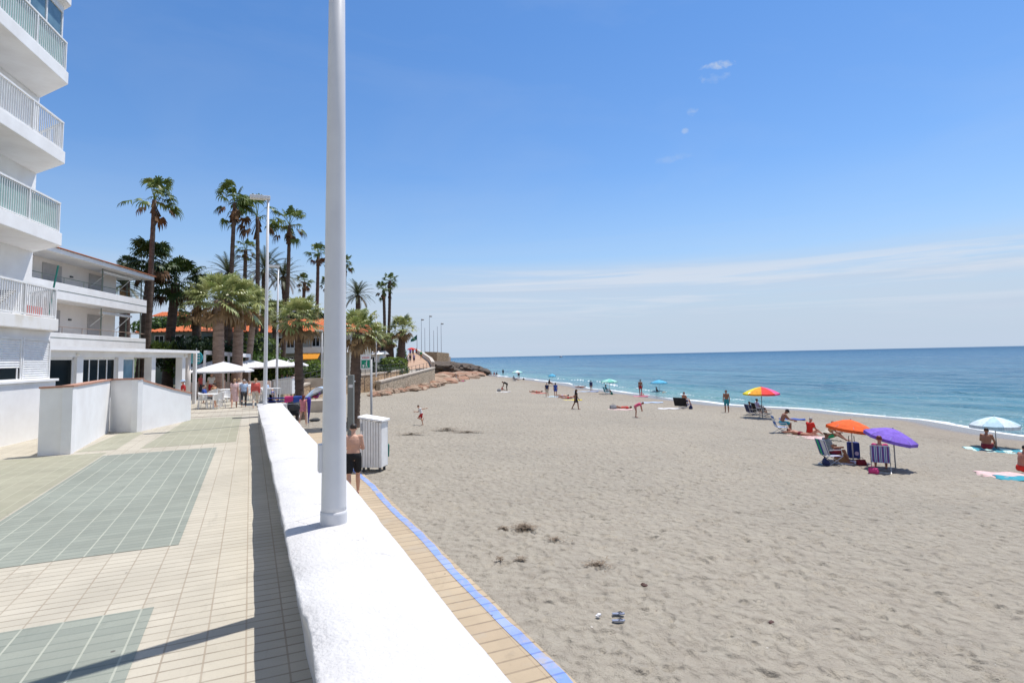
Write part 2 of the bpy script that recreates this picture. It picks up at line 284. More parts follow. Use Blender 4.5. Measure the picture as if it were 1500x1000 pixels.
# ------------------------------------------------------------------ mesh builder
class MB:
    def __init__(s): s.v = []; s.f = []; s.m = []
    def add(s, vs, fs, mi=0):
        b = len(s.v); s.v.extend([tuple(v) for v in vs]); s.f.extend([tuple(b + i for i in f) for f in fs]); s.m.extend([mi] * len(fs)); return s
    def box(s, x0, x1, y0, y1, z0, z1, mi=0, M=None):
        vs = [Vector((x, y, z)) for z in (z0, z1) for y in (y0, y1) for x in (x0, x1)]
        if M is not None: vs = [M @ v for v in vs]
        return s.add(vs, [(0, 2, 3, 1), (4, 5, 7, 6), (0, 1, 5, 4), (2, 6, 7, 3), (0, 4, 6, 2), (1, 3, 7, 5)], mi)
    def beam(s, p, q, w, h, mi=0):
        p, q = Vector(p), Vector(q); d = (q - p); L = d.length; d.normalize()
        up = Vector((0, 0, 1)) if abs(d.z) < 0.95 else Vector((0, 1, 0))
        r = d.cross(up).normalized(); u = r.cross(d)
        M = Matrix(((r.x, d.x, u.x, p.x), (r.y, d.y, u.y, p.y), (r.z, d.z, u.z, p.z), (0, 0, 0, 1)))
        return s.box(-w / 2, w / 2, 0, L, -h / 2, h / 2, mi, M)
    def prism(s, poly, z0, z1, mi=0):
        n = len(poly); a = sum(poly[i][0] * poly[(i + 1) % n][1] - poly[(i + 1) % n][0] * poly[i][1] for i in range(n))
        if a < 0: poly = poly[::-1]
        vs = [(x, y, z0) for x, y in poly] + [(x, y, z1) for x, y in poly]
        fs = [tuple(range(n - 1, -1, -1)), tuple(range(n, 2 * n))] + [(i, (i + 1) % n, n + (i + 1) % n, n + i) for i in range(n)]
        return s.add(vs, fs, mi)
    def tube(s, pts, rad, n=8, mi=0, cap=True, flat=None):
        pts = [Vector(p) for p in pts]
        if isinstance(rad, (int, float)): rad = [rad] * len(pts)
        prev = None; rings = []
        for i, p in enumerate(pts):
            d = (pts[min(i + 1, len(pts) - 1)] - pts[max(i - 1, 0)]).normalized()
            if prev is None:
                u = Vector((1, 0, 0)) if abs(d.x) < 0.9 else Vector((0, 1, 0))
            else: u = prev
            a = (u - d * u.dot(d)).normalized(); b = d.cross(a); prev = a
            rings.append([p + (a * math.cos(2 * math.pi * k / n) + b * math.sin(2 * math.pi * k / n)) * rad[i] for k in range(n)])
        vs = [v for r in rings for v in r]
        fs = [(i * n + k, i * n + (k + 1) % n, (i + 1) * n + (k + 1) % n, (i + 1) * n + k) for i in range(len(pts) - 1) for k in range(n)]
        if cap: fs += [tuple(range(n - 1, -1, -1)), tuple((len(pts) - 1) * n + k for k in range(n))]
        return s.add(vs, fs, mi)
    def ell(s, c, rx, ry, rz, n=12, m=8, mi=0, M=None):
        vs = []; c = Vector(c)
        for j in range(1, m):
            th = math.pi * j / m
            for k in range(n):
                ph = 2 * math.pi * k / n
                vs.append(Vector((rx * math.sin(th) * math.cos(ph), ry * math.sin(th) * math.sin(ph), rz * math.cos(th))))
        vs += [Vector((0, 0, rz)), Vector((0, 0, -rz))]
        if M is not None: vs = [M @ v for v in vs]
        vs = [v + c for v in vs]
        fs = [(j * n + k, (j + 1) * n + k, (j + 1) * n + (k + 1) % n, j * n + (k + 1) % n) for j in range(m - 2) for k in range(n)]
        T = (m - 1) * n
        fs += [(T, k, (k + 1) % n) for k in range(n)] + [(T + 1, (m - 2) * n + (k + 1) % n, (m - 2) * n + k) for k in range(n)]
        return s.add(vs, fs, mi)
    def mesh(s, name, mats, smooth=False):
        me = bpy.data.meshes.new(name); me.from_pydata(s.v, [], s.f); me.validate()
        for mm in (mats if isinstance(mats, (list, tuple)) else [mats]): me.materials.append(mm)
        if len(me.polygons) == len(s.m): me.polygons.foreach_set('material_index', s.m)
        if smooth: me.polygons.foreach_set('use_smooth', [True] * len(me.polygons))
        me.update(); return me
    def build(s, name, mats, parent=None, smooth=False, loc=None, bevel=0, rotz=None):
        o = bpy.data.objects.new(name, s.mesh(name, mats, smooth)); COL.objects.link(o)
        if parent is not None: o.parent = parent
        if loc is not None: o.location = loc
        if rotz is not None: o.rotation_euler = (0, 0, rotz)
        if bevel:
            b = o.modifiers.new('bevel', 'BEVEL'); b.width = bevel; b.segments = 2; b.limit_method = 'ANGLE'
        return o
def tag(o, label=None, cat=None, group=None, kind=None):
    if label: o['label'] = label
    if cat: o['category'] = cat
    if group: o['group'] = group
    if kind: o['kind'] = kind
    return o
def empty(name, loc, rz=0.0, label=None, cat=None, group=None):
    o = bpy.data.objects.new(name, None); COL.objects.link(o); o.location = loc; o.rotation_euler = (0, 0, rz); o.empty_display_size = 0.2
    return tag(o, label, cat, group)
def copy_tree(o, parent=None):
    c = o.copy(); COL.objects.link(c)
    if parent is not None: c.parent = parent
    for ch in list(CH_OF.get(o.name, o.children)): copy_tree(ch, c)
    return c
CH_OF = {}

# ------------------------------------------------------------------ terrain heights
SEA = -2.35
SHORE = [(-400, 34), (-20, 34), (16, 36.9), (24, 39.6), (32, 39.8), (40, 39.2), (57, 41), (99, 51), (143, 57.5), (200, 66), (400, 80), (3000, 300)]
sy_ = np.array([a for a, b in SHORE], float); sx_ = np.array([b for a, b in SHORE], float)
def xs(y): return np.interp(y, sy_, sx_) + 0.5 * np.sin(np.asarray(y) * 0.23 + 1) + 0.25 * np.sin(np.asarray(y) * 0.61)
def sandz(x, y):
    x = np.asarray(x, float); y = np.asarray(y, float); X = xs(y)
    t = (x - 4) / (X - 4); z = -1.0 - (-1.0 - SEA) * np.clip(t, 0, 1) ** 1.05
    z = np.where(x > X, SEA - (x - X) * 0.07, z)
    return z + 0.05 * np.exp(-((X - x - 5.5) / 1.2) ** 2)
def sand(px, py):
    z = -1.3
    for _ in range(15):
        p = at(px, py, z); z = float(sandz(p.x, p.y))
    return Vector((p.x, p.y, z))

# value noise helper
def vnoise(x, y, seed=0):
    xi = np.floor(x).astype(np.int64); yi = np.floor(y).astype(np.int64); xf = x - xi; yf = y - yi
    def h(a, b):
        n = (a * 374761393 + b * 668265263 + seed * 974634777) & 0xffffffff
        n = ((n ^ (n >> 13)) * 1274126177) & 0xffffffff
        return ((n ^ (n >> 16)) & 0xffff) / 65535.0
    u = xf * xf * (3 - 2 * xf); v = yf * yf * (3 - 2 * yf)
    return (h(xi, yi) * (1 - u) + h(xi + 1, yi) * u) * (1 - v) + (h(xi, yi + 1) * (1 - u) + h(xi + 1, yi + 1) * u) * v - 0.5

# footprint height tile
TS = 1024; TL = 22.0
tile = np.zeros((TS, TS))
for _ in range(11000):
    cx, cy = rng.uniform(0, TS, 2); a = rng.normal(0.9, 0.7); L = rng.uniform(0.05, 0.125) * TS / TL; w = L * rng.uniform(0.4, 0.7); dp = rng.uniform(0.008, 0.030)
    k = int(L * 3) + 2; yy, xx = np.mgrid[-k:k + 1, -k:k + 1]
    u = (xx * math.cos(a) + yy * math.sin(a)) / L; v = (-xx * math.sin(a) + yy * math.cos(a)) / w
    r2 = u * u + v * v; g = -dp * np.exp(-r2 * 1.2) + dp * 0.55 * np.exp(-(np.sqrt(r2) - 1.5) ** 2 * 3)
    tile[np.ix_((int(cy) + np.arange(-k, k + 1)) % TS, (int(cx) + np.arange(-k, k + 1)) % TS)] += g
for _ in range(16):
    x0, y0, h_ = rng.uniform(0, TL), rng.uniform(0, TL), rng.uniform(0, 6.28); dp = rng.uniform(0.022, 0.05)
    for k2 in range(40):
        h_ += rng.normal(0, 0.06); x0 += math.cos(h_) * 0.62; y0 += math.sin(h_) * 0.62; sd_ = 0.11 if k2 % 2 else -0.11
        cx = (x0 - math.sin(h_) * sd_) * TS / TL; cy = (y0 + math.cos(h_) * sd_) * TS / TL; L = 0.14 * TS / TL; w = 0.065 * TS / TL; k = int(L * 3) + 2
        yy, xx = np.mgrid[-k:k + 1, -k:k + 1]; u = (xx * math.cos(h_) + yy * math.sin(h_)) / L; v = (-xx * math.sin(h_) + yy * math.cos(h_)) / w
        r2 = u * u + v * v; g = -dp * np.exp(-r2 ** 1.5) + dp * 0.45 * np.exp(-(np.sqrt(r2) - 1.5) ** 2 * 4)
        tile[np.ix_((int(cy) + np.arange(-k, k + 1)) % TS, (int(cx) + np.arange(-k, k + 1)) % TS)] += g
def ftile(x, y):
    c, s = math.cos(0.5), math.sin(0.5); X = (x * c - y * s) / TL * TS; Y = (x * s + y * c) / TL * TS
    xi = np.floor(X).astype(int); yi = np.floor(Y).astype(int); xf = X - xi; yf = Y - yi
    g = lambda a, b: tile[b % TS, a % TS]
    return (g(xi, yi) * (1 - xf) + g(xi + 1, yi) * xf) * (1 - yf) + (g(xi, yi + 1) * (1 - xf) + g(xi + 1, yi + 1) * xf) * yf
def grid_mesh(name, X, Y, Z, attrs=None, mats=None):
    n, m = X.shape; co_ = np.stack([X, Y, Z], -1).reshape(-1, 3)
    idx = np.arange(n * m).reshape(n, m)
    q = np.stack([idx[:-1, :-1], idx[:-1, 1:], idx[1:, 1:], idx[1:, :-1]], -1).reshape(-1, 4)
    me = bpy.data.meshes.new(name); me.vertices.add(len(co_)); me.vertices.foreach_set('co', co_.ravel())
    me.loops.add(q.size); me.loops.foreach_set('vertex_index', q.ravel().astype(np.int32))
    me.polygons.add(len(q)); me.polygons.foreach_set('loop_start', np.arange(0, q.size, 4, dtype=np.int32))
    me.polygons.foreach_set('use_smooth', np.ones(len(q), bool)); me.update(calc_edges=True)
    for k, v in (attrs or {}).items():
        a = me.attributes.new(k, 'FLOAT', 'POINT'); a.data.foreach_set('value', v.ravel().astype(np.float32))
    if mats: me.materials.append(mats)
    o = bpy.data.objects.new(name, me); COL.objects.link(o); return o

# ---- sand
def sand_mat():
    m, t, b = base_mat('beach sand', 0.95, 0.25)
    v = t.nodes.new('ShaderNodeTexCoord').outputs['Object']
    A = t.nodes.new('ShaderNodeAttribute'); A.attribute_name = 'shore'; sh = A.outputs['Fac']
    big = noise(t, v, 0.16, 6, 0.6, 0.4); mid = noise(t, v, 2.2, 5, 0.65); fine = noise(t, v, 60, 4, 0.7)
    c = mixc(t, ramp(t, big, [(0.35, 0.0), (0.68, 1.0)]), (0.38, 0.342, 0.275), (0.33, 0.30, 0.245))
    c = mixc(t, mth(t, 'MULTIPLY', ramp(t, mid, [(0.35, 1.0), (0.62, 0.0)]), 0.30), c, (0.26, 0.225, 0.185))
    c = mixc(t, mth(t, 'MULTIPLY', ramp(t, noise(t, vmt(t, 'MULTIPLY', v, (1.0, 1.0, 0.3)), 7.5, 4, 0.65), [(0.36, 1.0), (0.56, 0.0)]), 0.30), c, (0.22, 0.19, 0.155))
    c = mixc(t, mth(t, 'MULTIPLY', ramp(t, fine, [(0.30, 1.0), (0.5, 0.0)]), 0.30), c, (0.26, 0.22, 0.18))
    vo = t.nodes.new('ShaderNodeTexVoronoi'); vo.inputs['Scale'].default_value = 2.4; t.links.new(v, vo.inputs['Vector'])
    c = mixc(t, mth(t, 'MULTIPLY', mth(t, 'LESS_THAN', vo.outputs[0], 0.035), ramp(t, noise(t, v, 0.7, 2), [(0.5, 0.0), (0.6, 1.0)])), c, (0.66, 0.63, 0.57))
    vp = t.nodes.new('ShaderNodeTexVoronoi'); vp.inputs['Scale'].default_value = 3.3; t.links.new(vmt(t, 'ADD', v, (3.3, 7.7, 0)), vp.inputs['Vector'])
    c = mixc(t, mth(t, 'MULTIPLY', mth(t, 'LESS_THAN', vp.outputs[0], 0.045), 0.7), c, (0.13, 0.10, 0.085))
    shn = mth(t, 'ADD', sh, mth(t, 'MULTIPLY', mth(t, 'SUBTRACT', noise(t, v, 0.28, 4), 0.5), 3.0))
    damp = ramp(t, mth(t, 'DIVIDE', shn, 14.0), [(0.12, 1.0), (0.40, 0.55), (0.62, 0.15), (0.9, 0.0)])
    c = mixc(t, mth(t, 'MULTIPLY', damp, 0.55), c, (0.27, 0.215, 0.165))
    # weed line flecks near the berm
    wl = ramp(t, mth(t, 'DIVIDE', shn, 14.0), [(0.34, 0.0), (0.40, 1.0), (0.52, 1.0), (0.60, 0.0)])
    fl = ramp(t, noise(t, vmt(t, 'MULTIPLY', v, (1.6, 0.5, 1)), 2.3, 5, 0.7), [(0.56, 0.0), (0.66, 1.0)])
    c = mixc(t, mth(t, 'MULTIPLY', mth(t, 'MULTIPLY', wl, fl), 0.55), c, (0.13, 0.10, 0.08))
    wet = ramp(t, mth(t, 'DIVIDE', mth(t, 'ADD', sh, mth(t, 'MULTIPLY', mth(t, 'SUBTRACT', noise(t, v, 0.12, 3), 0.5), 2.4)), 5.0), [(0.42, 1.0), (0.68, 0.0)])
    c = mixc(t, wet, c, (0.19, 0.155, 0.125))
    t.links.new(c, b.inputs['Base Color'])
    t.links.new(mth(t, 'SUBTRACT', 0.95, mth(t, 'MULTIPLY', wet, 0.75)), b.inputs['Roughness'])
    lump = noise(t, vmt(t, 'MULTIPLY', v, (1, 1, 0.2)), 4.5, 5, 0.65)
    vs_ = t.nodes.new('ShaderNodeTexVoronoi'); vs_.feature = 'SMOOTH_F1'; vs_.inputs['Scale'].default_value = 6.0; t.links.new(vmt(t, 'ADD', v, vmt(t, 'MULTIPLY', noise(t, v, 1.5, 2), (0.3, 0.3, 0))), vs_.inputs['Vector'])
    h = mth(t, 'ADD', mth(t, 'ADD', mth(t, 'MULTIPLY', lump, 1.0), mth(t, 'MULTIPLY', vs_.outputs[0], 0.9)), mth(t, 'MULTIPLY', fine, 0.10))
    h = mth(t, 'MULTIPLY', h, mth(t, 'SUBTRACT', 1.0, mth(t, 'MULTIPLY', wet, 0.95)))
    bump(t, b, h, 0.9, 0.14)
    return m
nr, na = 1300, 1050
r_ = 1.4 * (420 / 1.4) ** (np.arange(nr) / (nr - 1)); a_ = np.linspace(R(-12), R(110), na)
RR, AA = np.meshgrid(r_, a_, indexing='ij'); X = RR * np.sin(AA); Y = RR * np.cos(AA)
Y = Y - 1.5 * np.exp(-RR / 3)
X = np.where(X < 1.0, 1.0 + (X - 1.0) * np.where(Y < 22, 0.0, 0.2), X)
Z = sandz(X, Y); sh = xs(Y) - X
amp = np.clip(sh / 6 - 0.15, 0, 1) * np.clip((X - 2.9) / 0.8, 0, 1)
lod = 1 / (1 + (RR / 55) ** 2)
Z = Z + amp * (ftile(X, Y) * (0.35 + 0.65 * lod) * 0.9 + 0.018 * vnoise(X * 1.7, Y * 1.7, 1) + 0.020 * vnoise(X * 5.1, Y * 5.1, 2) * lod + 0.014 * vnoise(X * 11.0, Y * 11.0, 4) * lod * lod + 0.05 * vnoise(X * 0.45, Y * 0.45, 3))
Z = Z - 0.05 * (1 - np.clip((X - 2.6) / 0.5, 0, 1)) * (Y < 40)
o = grid_mesh('sand', X, Y, Z, dict(shore=sh), sand_mat()); o['kind'] = 'structure'

# ---- sea
def sea_mat():
    m, t, b = base_mat('sea water', 0.10, 0.22); b.inputs['IOR'].default_value = 1.33
    v = t.nodes.new('ShaderNodeTexCoord').outputs['Object']
    A = t.nodes.new('ShaderNodeAttribute'); A.attribute_name = 'off'; off = A.outputs['Fac']
    c = ramp(t, mth(t, 'POWER', mth(t, 'DIVIDE', off, 3000.0, clamp=True), 0.35),
             [(0.0, (0.25, 0.33, 0.30)), (0.09, (0.13, 0.30, 0.30)), (0.18, (0.07, 0.215, 0.275)), (0.30, (0.045, 0.155, 0.245)), (0.45, (0.030, 0.115, 0.215)), (0.75, (0.016, 0.075, 0.165)), (1.0, (0.012, 0.058, 0.14))])
    str_ = noise(t, vmt(t, 'MULTIPLY', v, (0.05, 0.012, 0)), 1.0, 6, 0.65, 0.6)
    c = mixc(t, mth(t, 'MULTIPLY', ramp(t, str_, [(0.42, 0.0), (0.62, 1.0)]), 0.75), c, (0.025, 0.095, 0.175))
    s2_ = noise(t, vmt(t, 'MULTIPLY', v, (0.22, 0.05, 0)), 1.0, 6, 0.7, 0.8)
    c = mixc(t, mth(t, 'MULTIPLY', ramp(t, s2_, [(0.48, 0.0), (0.62, 1.0)]), 0.45), c, (0.13, 0.27, 0.33))
    nn = noise(t, vmt(t, 'MULTIPLY', v, (1.0, 0.45, 1)), 1.1, 6, 0.7, 0.8)
    lace = noise(t, v, 3.4, 5, 0.75, 1.0)
    e = mth(t, 'ADD', off, mth(t, 'MULTIPLY', mth(t, 'SUBTRACT', noise(t, vmt(t, 'MULTIPLY', v, (1, 0.5, 1)), 0.22, 4), 0.5), 2.2))
    f1 = ramp(t, mth(t, 'DIVIDE', e, 10.0), [(-0.0, 0.88), (0.03, 0.62), (0.06, 0.16), (0.13, 0.04), (0.45, 0.0)])
    f1 = ramp(t, mth(t, 'ADD', f1, mth(t, 'MULTIPLY', mth(t, 'SUBTRACT', lace, 0.5), 1.1)), [(0.42, 0.0), (0.58, 1.0)])
    lace2 = ramp(t, lace, [(0.57, 0.0), (0.64, 1.0)]); z2 = ramp(t, mth(t, 'DIVIDE', e, 10.0), [(0.1, 1.0), (0.65, 0.0)])
    FB = t.nodes.new('ShaderNodeAttribute'); FB.attribute_name = 'foam'
    f2 = ramp(t, mth(t, 'ADD', FB.outputs['Fac'], mth(t, 'MULTIPLY', mth(t, 'SUBTRACT', nn, 0.5), 1.2)), [(0.60, 0.0), (0.80, 1.0)])
    foam = mth(t, 'MAXIMUM', mth(t, 'MAXIMUM', f1, f2), mth(t, 'MULTIPLY', mth(t, 'MULTIPLY', lace2, z2), 0.5))
    # sparse far whitecaps
    wc = ramp(t, noise(t, vmt(t, 'MULTIPLY', v, (0.35, 0.12, 1)), 1.0, 6, 0.7), [(0.73, 0.0), (0.78, 0.55)])
    foam = mth(t, 'MAXIMUM', foam, mth(t, 'MULTIPLY', wc, ramp(t, mth(t, 'DIVIDE', off, 300.0), [(0.03, 0.0), (0.1, 1.0)])))
    c = mixc(t, foam, c, (0.80, 0.82, 0.82)); t.links.new(c, b.inputs['Base Color'])
    t.links.new(mth(t, 'ADD', mth(t, 'ADD', 0.15, mth(t, 'MULTIPLY', mth(t, 'POWER', mth(t, 'DIVIDE', off, 1500.0, clamp=True), 0.5), 0.30)), mth(t, 'MULTIPLY', foam, 0.5)), b.inputs['Roughness'])
    w1 = noise(t, vmt(t, 'MULTIPLY', v, (1.0, 0.4, 1)), 0.9, 5, 0.6, 0.4); w2 = noise(t, vmt(t, 'MULTIPLY', v, (1.0, 0.55, 1)), 4.0, 4, 0.6)
    w3 = noise(t, vmt(t, 'MULTIPLY', v, (1.0, 0.3, 1)), 0.12, 5, 0.6)
    h = mth(t, 'ADD', mth(t, 'ADD', mth(t, 'MULTIPLY', w1, 0.5), mth(t, 'MULTIPLY', w2, 0.13)), mth(t, 'MULTIPLY', w3, 2.0))
    bump(t, b, h, 1.0, 1.6)
    return m
nr, na = 520, 420
r_ = 22 * (24000 / 22) ** ((np.arange(nr) / (nr - 1)) ** 1.25); a_ = np.linspace(R(-8), R(105), na)
RR, AA = np.meshgrid(r_, a_, indexing='ij'); X = RR * np.sin(AA); Y = RR * np.cos(AA)
off = X - xs(Y)
am = np.clip(off / 9, 0, 1) / (1 + (RR / 160) ** 2)
ph = off + 1.6 * vnoise(X * 0.1, Y * 0.1, 5) * 2
wv = 0.10 * np.sin(ph * 2 * math.pi / 6.5 + 2.5 * vnoise(X * .06, Y * .06, 6)) + 0.07 * np.sin(ph * 2 * math.pi / 3.7 + Y * 0.21) + 0.10 * vnoise(X * 0.5, Y * 0.25, 7) + 0.05 * vnoise(X * 1.4, Y * 0.7, 8)
# small breaking crest a few metres out
crest = np.exp(-((off - 5.2 - 1.3 * np.sin(Y * 0.09)) / 0.55) ** 2) * np.clip(vnoise(X * 0.01 + 3, Y * 0.07, 9) * 3 + 0.55, 0, 1)
Zs = SEA + 0.01 + am * wv + 0.22 * crest
foam = 0.9 * np.exp(-((off - 4.7 - 1.3 * np.sin(Y * 0.09)) / 0.55) ** 2) * np.clip(vnoise(X * 0.01 + 3, Y * 0.07, 9) * 3 + 0.55, 0, 1)
o = grid_mesh('sea', X, Y, Zs, dict(off=np.maximum(off, 0), foam=foam), sea_mat()); o['kind'] = 'structure'

# ------------------------------------------------------------------ promenade and walkways
def sheet(name, x0, x1, y0, y1, z, mt, poly=None, nx=1, ny=1):
    b = MB(); P = poly or [(x0, y0), (x1, y0), (x1, y1), (x0, y1)]
    b.add([(x, y, z) for x, y in P], [tuple(range(len(P)))]); o = b.build(name, mt); o['kind'] = 'structure'; return o
# main promenade slab (top at 0)
b = MB(); b.prism([(-40, -12), (0.45, -12), (0.45, 24.2), (1.0, 24.2), (1.6, 44), (-40, 46)], -1.6, 0.0); o = b.build('promenade', M_pcream); o['kind'] = 'structure'
sheet('paving_band', -5.6, -0.8, 8.7, 18.0, 0.004, M_pteal, [(-3.38, 8.7), (-0.8, 8.7), (-0.8, 18.0), (-3.38, 18.0)])
sheet('paving_band', 0, 0, 0, 0, 0.004, M_pteal, [(-9, -3), (-0.8, -3), (-0.8, 6.63), (-9, 6.63)])
sheet('paving_band', 0, 0, 0, 0, 0.004, M_polive, [(-9, 8.7), (-3.42, 8.7), (-3.42, 18.6), (-9, 18.6)])
sheet('paving_band', 0, 0, 0, 0, 0.004, M_polive, [(-2.72, 18.95), (-0.35, 18.95), (-0.30, 27.6), (-2.3, 27.6)])
sheet('paving_band', 0, 0, 0, 0, 0.004, M_polive, [(-4.2, 19.1), (-3.3, 19.1), (-3.25, 23.2), (-3.9, 24.6)])
for k, yy in enumerate((28.3, 30.6, 33.0, 35.4)):
    sheet('paving_joint', 0, 0, 0, 0, 0.005, M_dark if False else mat('dark paving joint', (0.20, 0.15, 0.12), (0.14, 0.11, 0.09), 3, rough=0.9), [(-3.0, yy), (0.4, yy + 0.0), (0.4, yy + 0.16), (-3.0, yy + 0.16)])
# drain grating
b = MB()
for k in range(22): b.box(-0.62 + k * 0.045, -0.60 + k * 0.045, 26.6, 26.9, 0.006, 0.012)
b.box(-0.64, 0.40, 26.56, 26.6, 0.006, 0.014); b.box(-0.64, 0.40, 26.9, 26.94, 0.006, 0.014)
b.box(-0.64, 0.40, 26.6, 26.9, 0.004, 0.0055); tag(b.build('drain_grating', M_dark), 'dark slotted drain grating across the paving by the far wall end', 'drain')
# lower boardwalk along the wall
b = MB(); b.prism([(1.0, -6), (2.80, -6), (2.80, 18.5), (3.1, 30), (1.0, 30)], -1.5, -0.962); o = b.build('boardwalk', M_pplank); o['kind'] = 'structure'
b = MB(); ys = np.linspace(-2, 21, 90)
vs = []
for i, y in enumerate(ys):
    w = 0.02 * math.sin(y * 1.3) + 0.03 * float(vnoise(np.array([y * 0.9]), np.array([0.0]), 4)[0]); vs += [(2.82 + w, y, -0.955), (2.955 + w * 1.4 + 0.012 * math.sin(y * 7), y, -0.955), ]
b.add(vs, [(2 * i, 2 * i + 1, 2 * i + 3, 2 * i + 2) for i in range(len(ys) - 1)]); o = b.build('blue_path_edge', M_blue); o['kind'] = 'structure'
b = MB(); b.box(2.80, 3.02, -2, 21, -1.3, -0.96); o = b.build('path_kerb', M_pplank); o['kind'] = 'structure'

# ---- sea wall: lumpy limewashed parapet
def sea_wall():
    ys = np.linspace(-3, 24.1, 340); prof = []
    #  profile points (x, z) from left foot over the top to right foot
    base = [(0.44, -0.02), (0.415, 0.30), (0.355, 0.55), (0.318, 0.665), (0.312, 0.698), (0.330, 0.714), (0.60, 0.722), (0.85, 0.722), (1.165, 0.716), (1.192, 0.702), (1.205, 0.66), (1.215, 0.3), (1.23, -1.2)]
    n = len(base); V = []
    for y in ys:
        nz = lambda s, k: float(vnoise(np.array([y * k + s * 17.3]), np.array([s * 3.1]), 11)[0])
        for i, (x, z) in enumerate(base):
            j = 0.035 * nz(1, 0.9) + 0.022 * nz(i * 0.4, 2.6) + 0.010 * nz(i, 8)
            jl = j if i < 6 else 0.03 * nz(2, 0.7) + 0.012 * nz(i, 3.3)
            w = 0.0
            if y > 13: w = -0.06 * (y - 13) / 11
            V.append((x + jl * 0.8 + w + (0.02 if i < 6 and y < 4 else 0), y, z + 0.010 * nz(i + 5, 2.2) + 0.006 * nz(i, 6)))
    Fs = [(a * n + i, a * n + i + 1, (a + 1) * n + i + 1, (a + 1) * n + i) for a in range(len(ys) - 1) for i in range(n - 1)]
    b = MB(); b.add(V, [f[::-1] for f in Fs]); b.add([V[i] for i in range(n)], [tuple(range(n))]); b.add([V[-n + i] for i in range(n)], [tuple(range(n))[::-1]])
    o = b.build('sea_wall', M_wall, smooth=True); tag(o, 'long thick limewashed white parapet wall between promenade and beach', 'wall')
sea_wall()
b = MB(); b.box(0.30, 0.62, 23.7, 24.35, 0.0, 0.70); b.box(0.62, 1.32, 24.15, 24.4, -1.0, 0.69)
# rounded low return at wall end is part of the wall: parent it
o = b.build('wall_return', M_wall, bevel=0.05); o.parent = bpy.data.objects['sea_wall']
# ---- lamp posts
def lamp(x, y, z0, H, r0, r1, label, near=False):
    e = empty('street_lamp', (x, y, z0), 0, label, 'street lamp', 'white street lamps along the promenade')
    b = MB(); n = 40 if near else 14
    b.tube([(0, 0, 0.12), (0, 0, 0.17), (0.012, 0, H * 0.5), (0.022, 0, H)], [r0 * 1.0, r0 * 0.985, (r0 + r1) / 2 * 1.0, r1], n); b.build('pole', M_paint, e, smooth=True)
    b = MB(); b.tube([(0, 0, -0.02), (0, 0, 0.0), (0, 0, 0.10), (0, 0, 0.125), (0, 0, 0.128)], [r0 * 1.07, r0 * 1.07, r0 * 1.06, r0 * 1.055, r0 * 0.99], n, cap=False); b.build('base_collar', M_paint, e, smooth=True)
    b = MB(); b.box(-0.62, 0.10, -0.14, 0.14, H, H + 0.13); b.build('lamp_head', M_paint, e, bevel=0.02)
    b = MB(); b.box(-0.56, -0.10, -0.11, 0.11, H - 0.012, H - 0.001); b.build('diffuser', mat('lamp diffuser', (0.6, 0.6, 0.55), None, 3, rough=0.3), e)
    return e
e = lamp(0.765, 6.03, 0.712, 7.7, 0.120, 0.066, 'thick white tapered lamp post rising from the near wall top', True)
b = MB(); b.box(-0.145, -0.09, -0.02, 0.10, 0.50, 0.77); b.build('access_box', M_paint, e, bevel=0.008)
lamp(0.52, 23.6, 0.70, 7.75, 0.075, 0.045, 'slim white lamp post with box head at the far end of the white wall')
p = atd(405, 584, 37.5); lamp(p.x, p.y, 0, 8.4, 0.08, 0.045, 'thin white lamp post beside the white slatted enclosure and parasols')
p = atd(471, 560, 52); lamp(p.x, p.y, 0.3, 4.6, 0.075, 0.05, 'short pale post in front of the building with the orange awning')
p = atd(551, 550, 64); lamp(p.x, p.y, 0.4, 6.8, 0.08, 0.05, 'pale post standing on the stone terrace beside the green hedge')

# ------------------------------------------------------------------ white walls by the restaurant
def strip_wall(name, pts, t, mt, label, cat, cope=None):
    """pts: (x, y, ztop) polyline; wall of thickness t to the left side"""
    e = empty(name, (pts[0][0], pts[0][1], 0), 0, label, cat)
    ox, oy = pts[0][0], pts[0][1]; b = MB(); c = MB()
    for (x0, y0, z0), (x1, y1, z1) in zip(pts[:-1], pts[1:]):
        d = Vector((x1 - x0, y1 - y0, 0)).normalized(); nrm = Vector((-d.y, d.x, 0)) * t
        A, B = Vector((x0 - ox, y0 - oy, 0)), Vector((x1 - ox, y1 - oy, 0))
        q = [A, B, B + nrm, A + nrm]; zt = [z0, z1, z1, z0]
        b.add([(v.x, v.y, -0.3) for v in q] + [(v.x, v.y, z) for v, z in zip(q, zt)], [(3, 2, 1, 0), (4, 5, 6, 7), (0, 1, 5, 4), (1, 2, 6, 5), (2, 3, 7, 6), (3, 0, 4, 7)])
        if cope:
            g = nrm.normalized() * 0.03; dd = d * 0.02
            q2 = [A - g - dd, B - g + dd, B + nrm + g + dd, A + nrm + g - dd]
            c.add([(v.x, v.y, z + 0.002) for v, z in zip(q2, zt)] + [(v.x, v.y, z + 0.05) for v, z in zip(q2, zt)], [(3, 2, 1, 0), (4, 5, 6, 7), (0, 1, 5, 4), (1, 2, 6, 5), (2, 3, 7, 6), (3, 0, 4, 7)])
    b.build('wall', mt, e)
    if cope: c.build('coping', cope, e)
    return e
strip_wall('ramp_wall', [(-4.97, 18.9, 1.72), (-4.25, 18.8, 1.74), (-4.40, 24.15, 1.76)], 0.22, M_white, 'near white rendered ramp wall with flat shaded end and terracotta coping', 'wall', M_cope)
strip_wall('ramp_wall', [(-4.40, 24.2, 1.77), (-3.49, 23.5, 1.78), (-2.72, 25.6, 1.33), (-2.18, 27.16, 1.06)], 0.20, M_white, 'farther white rendered wall sloping down towards the restaurant tables', 'wall', M_cope)

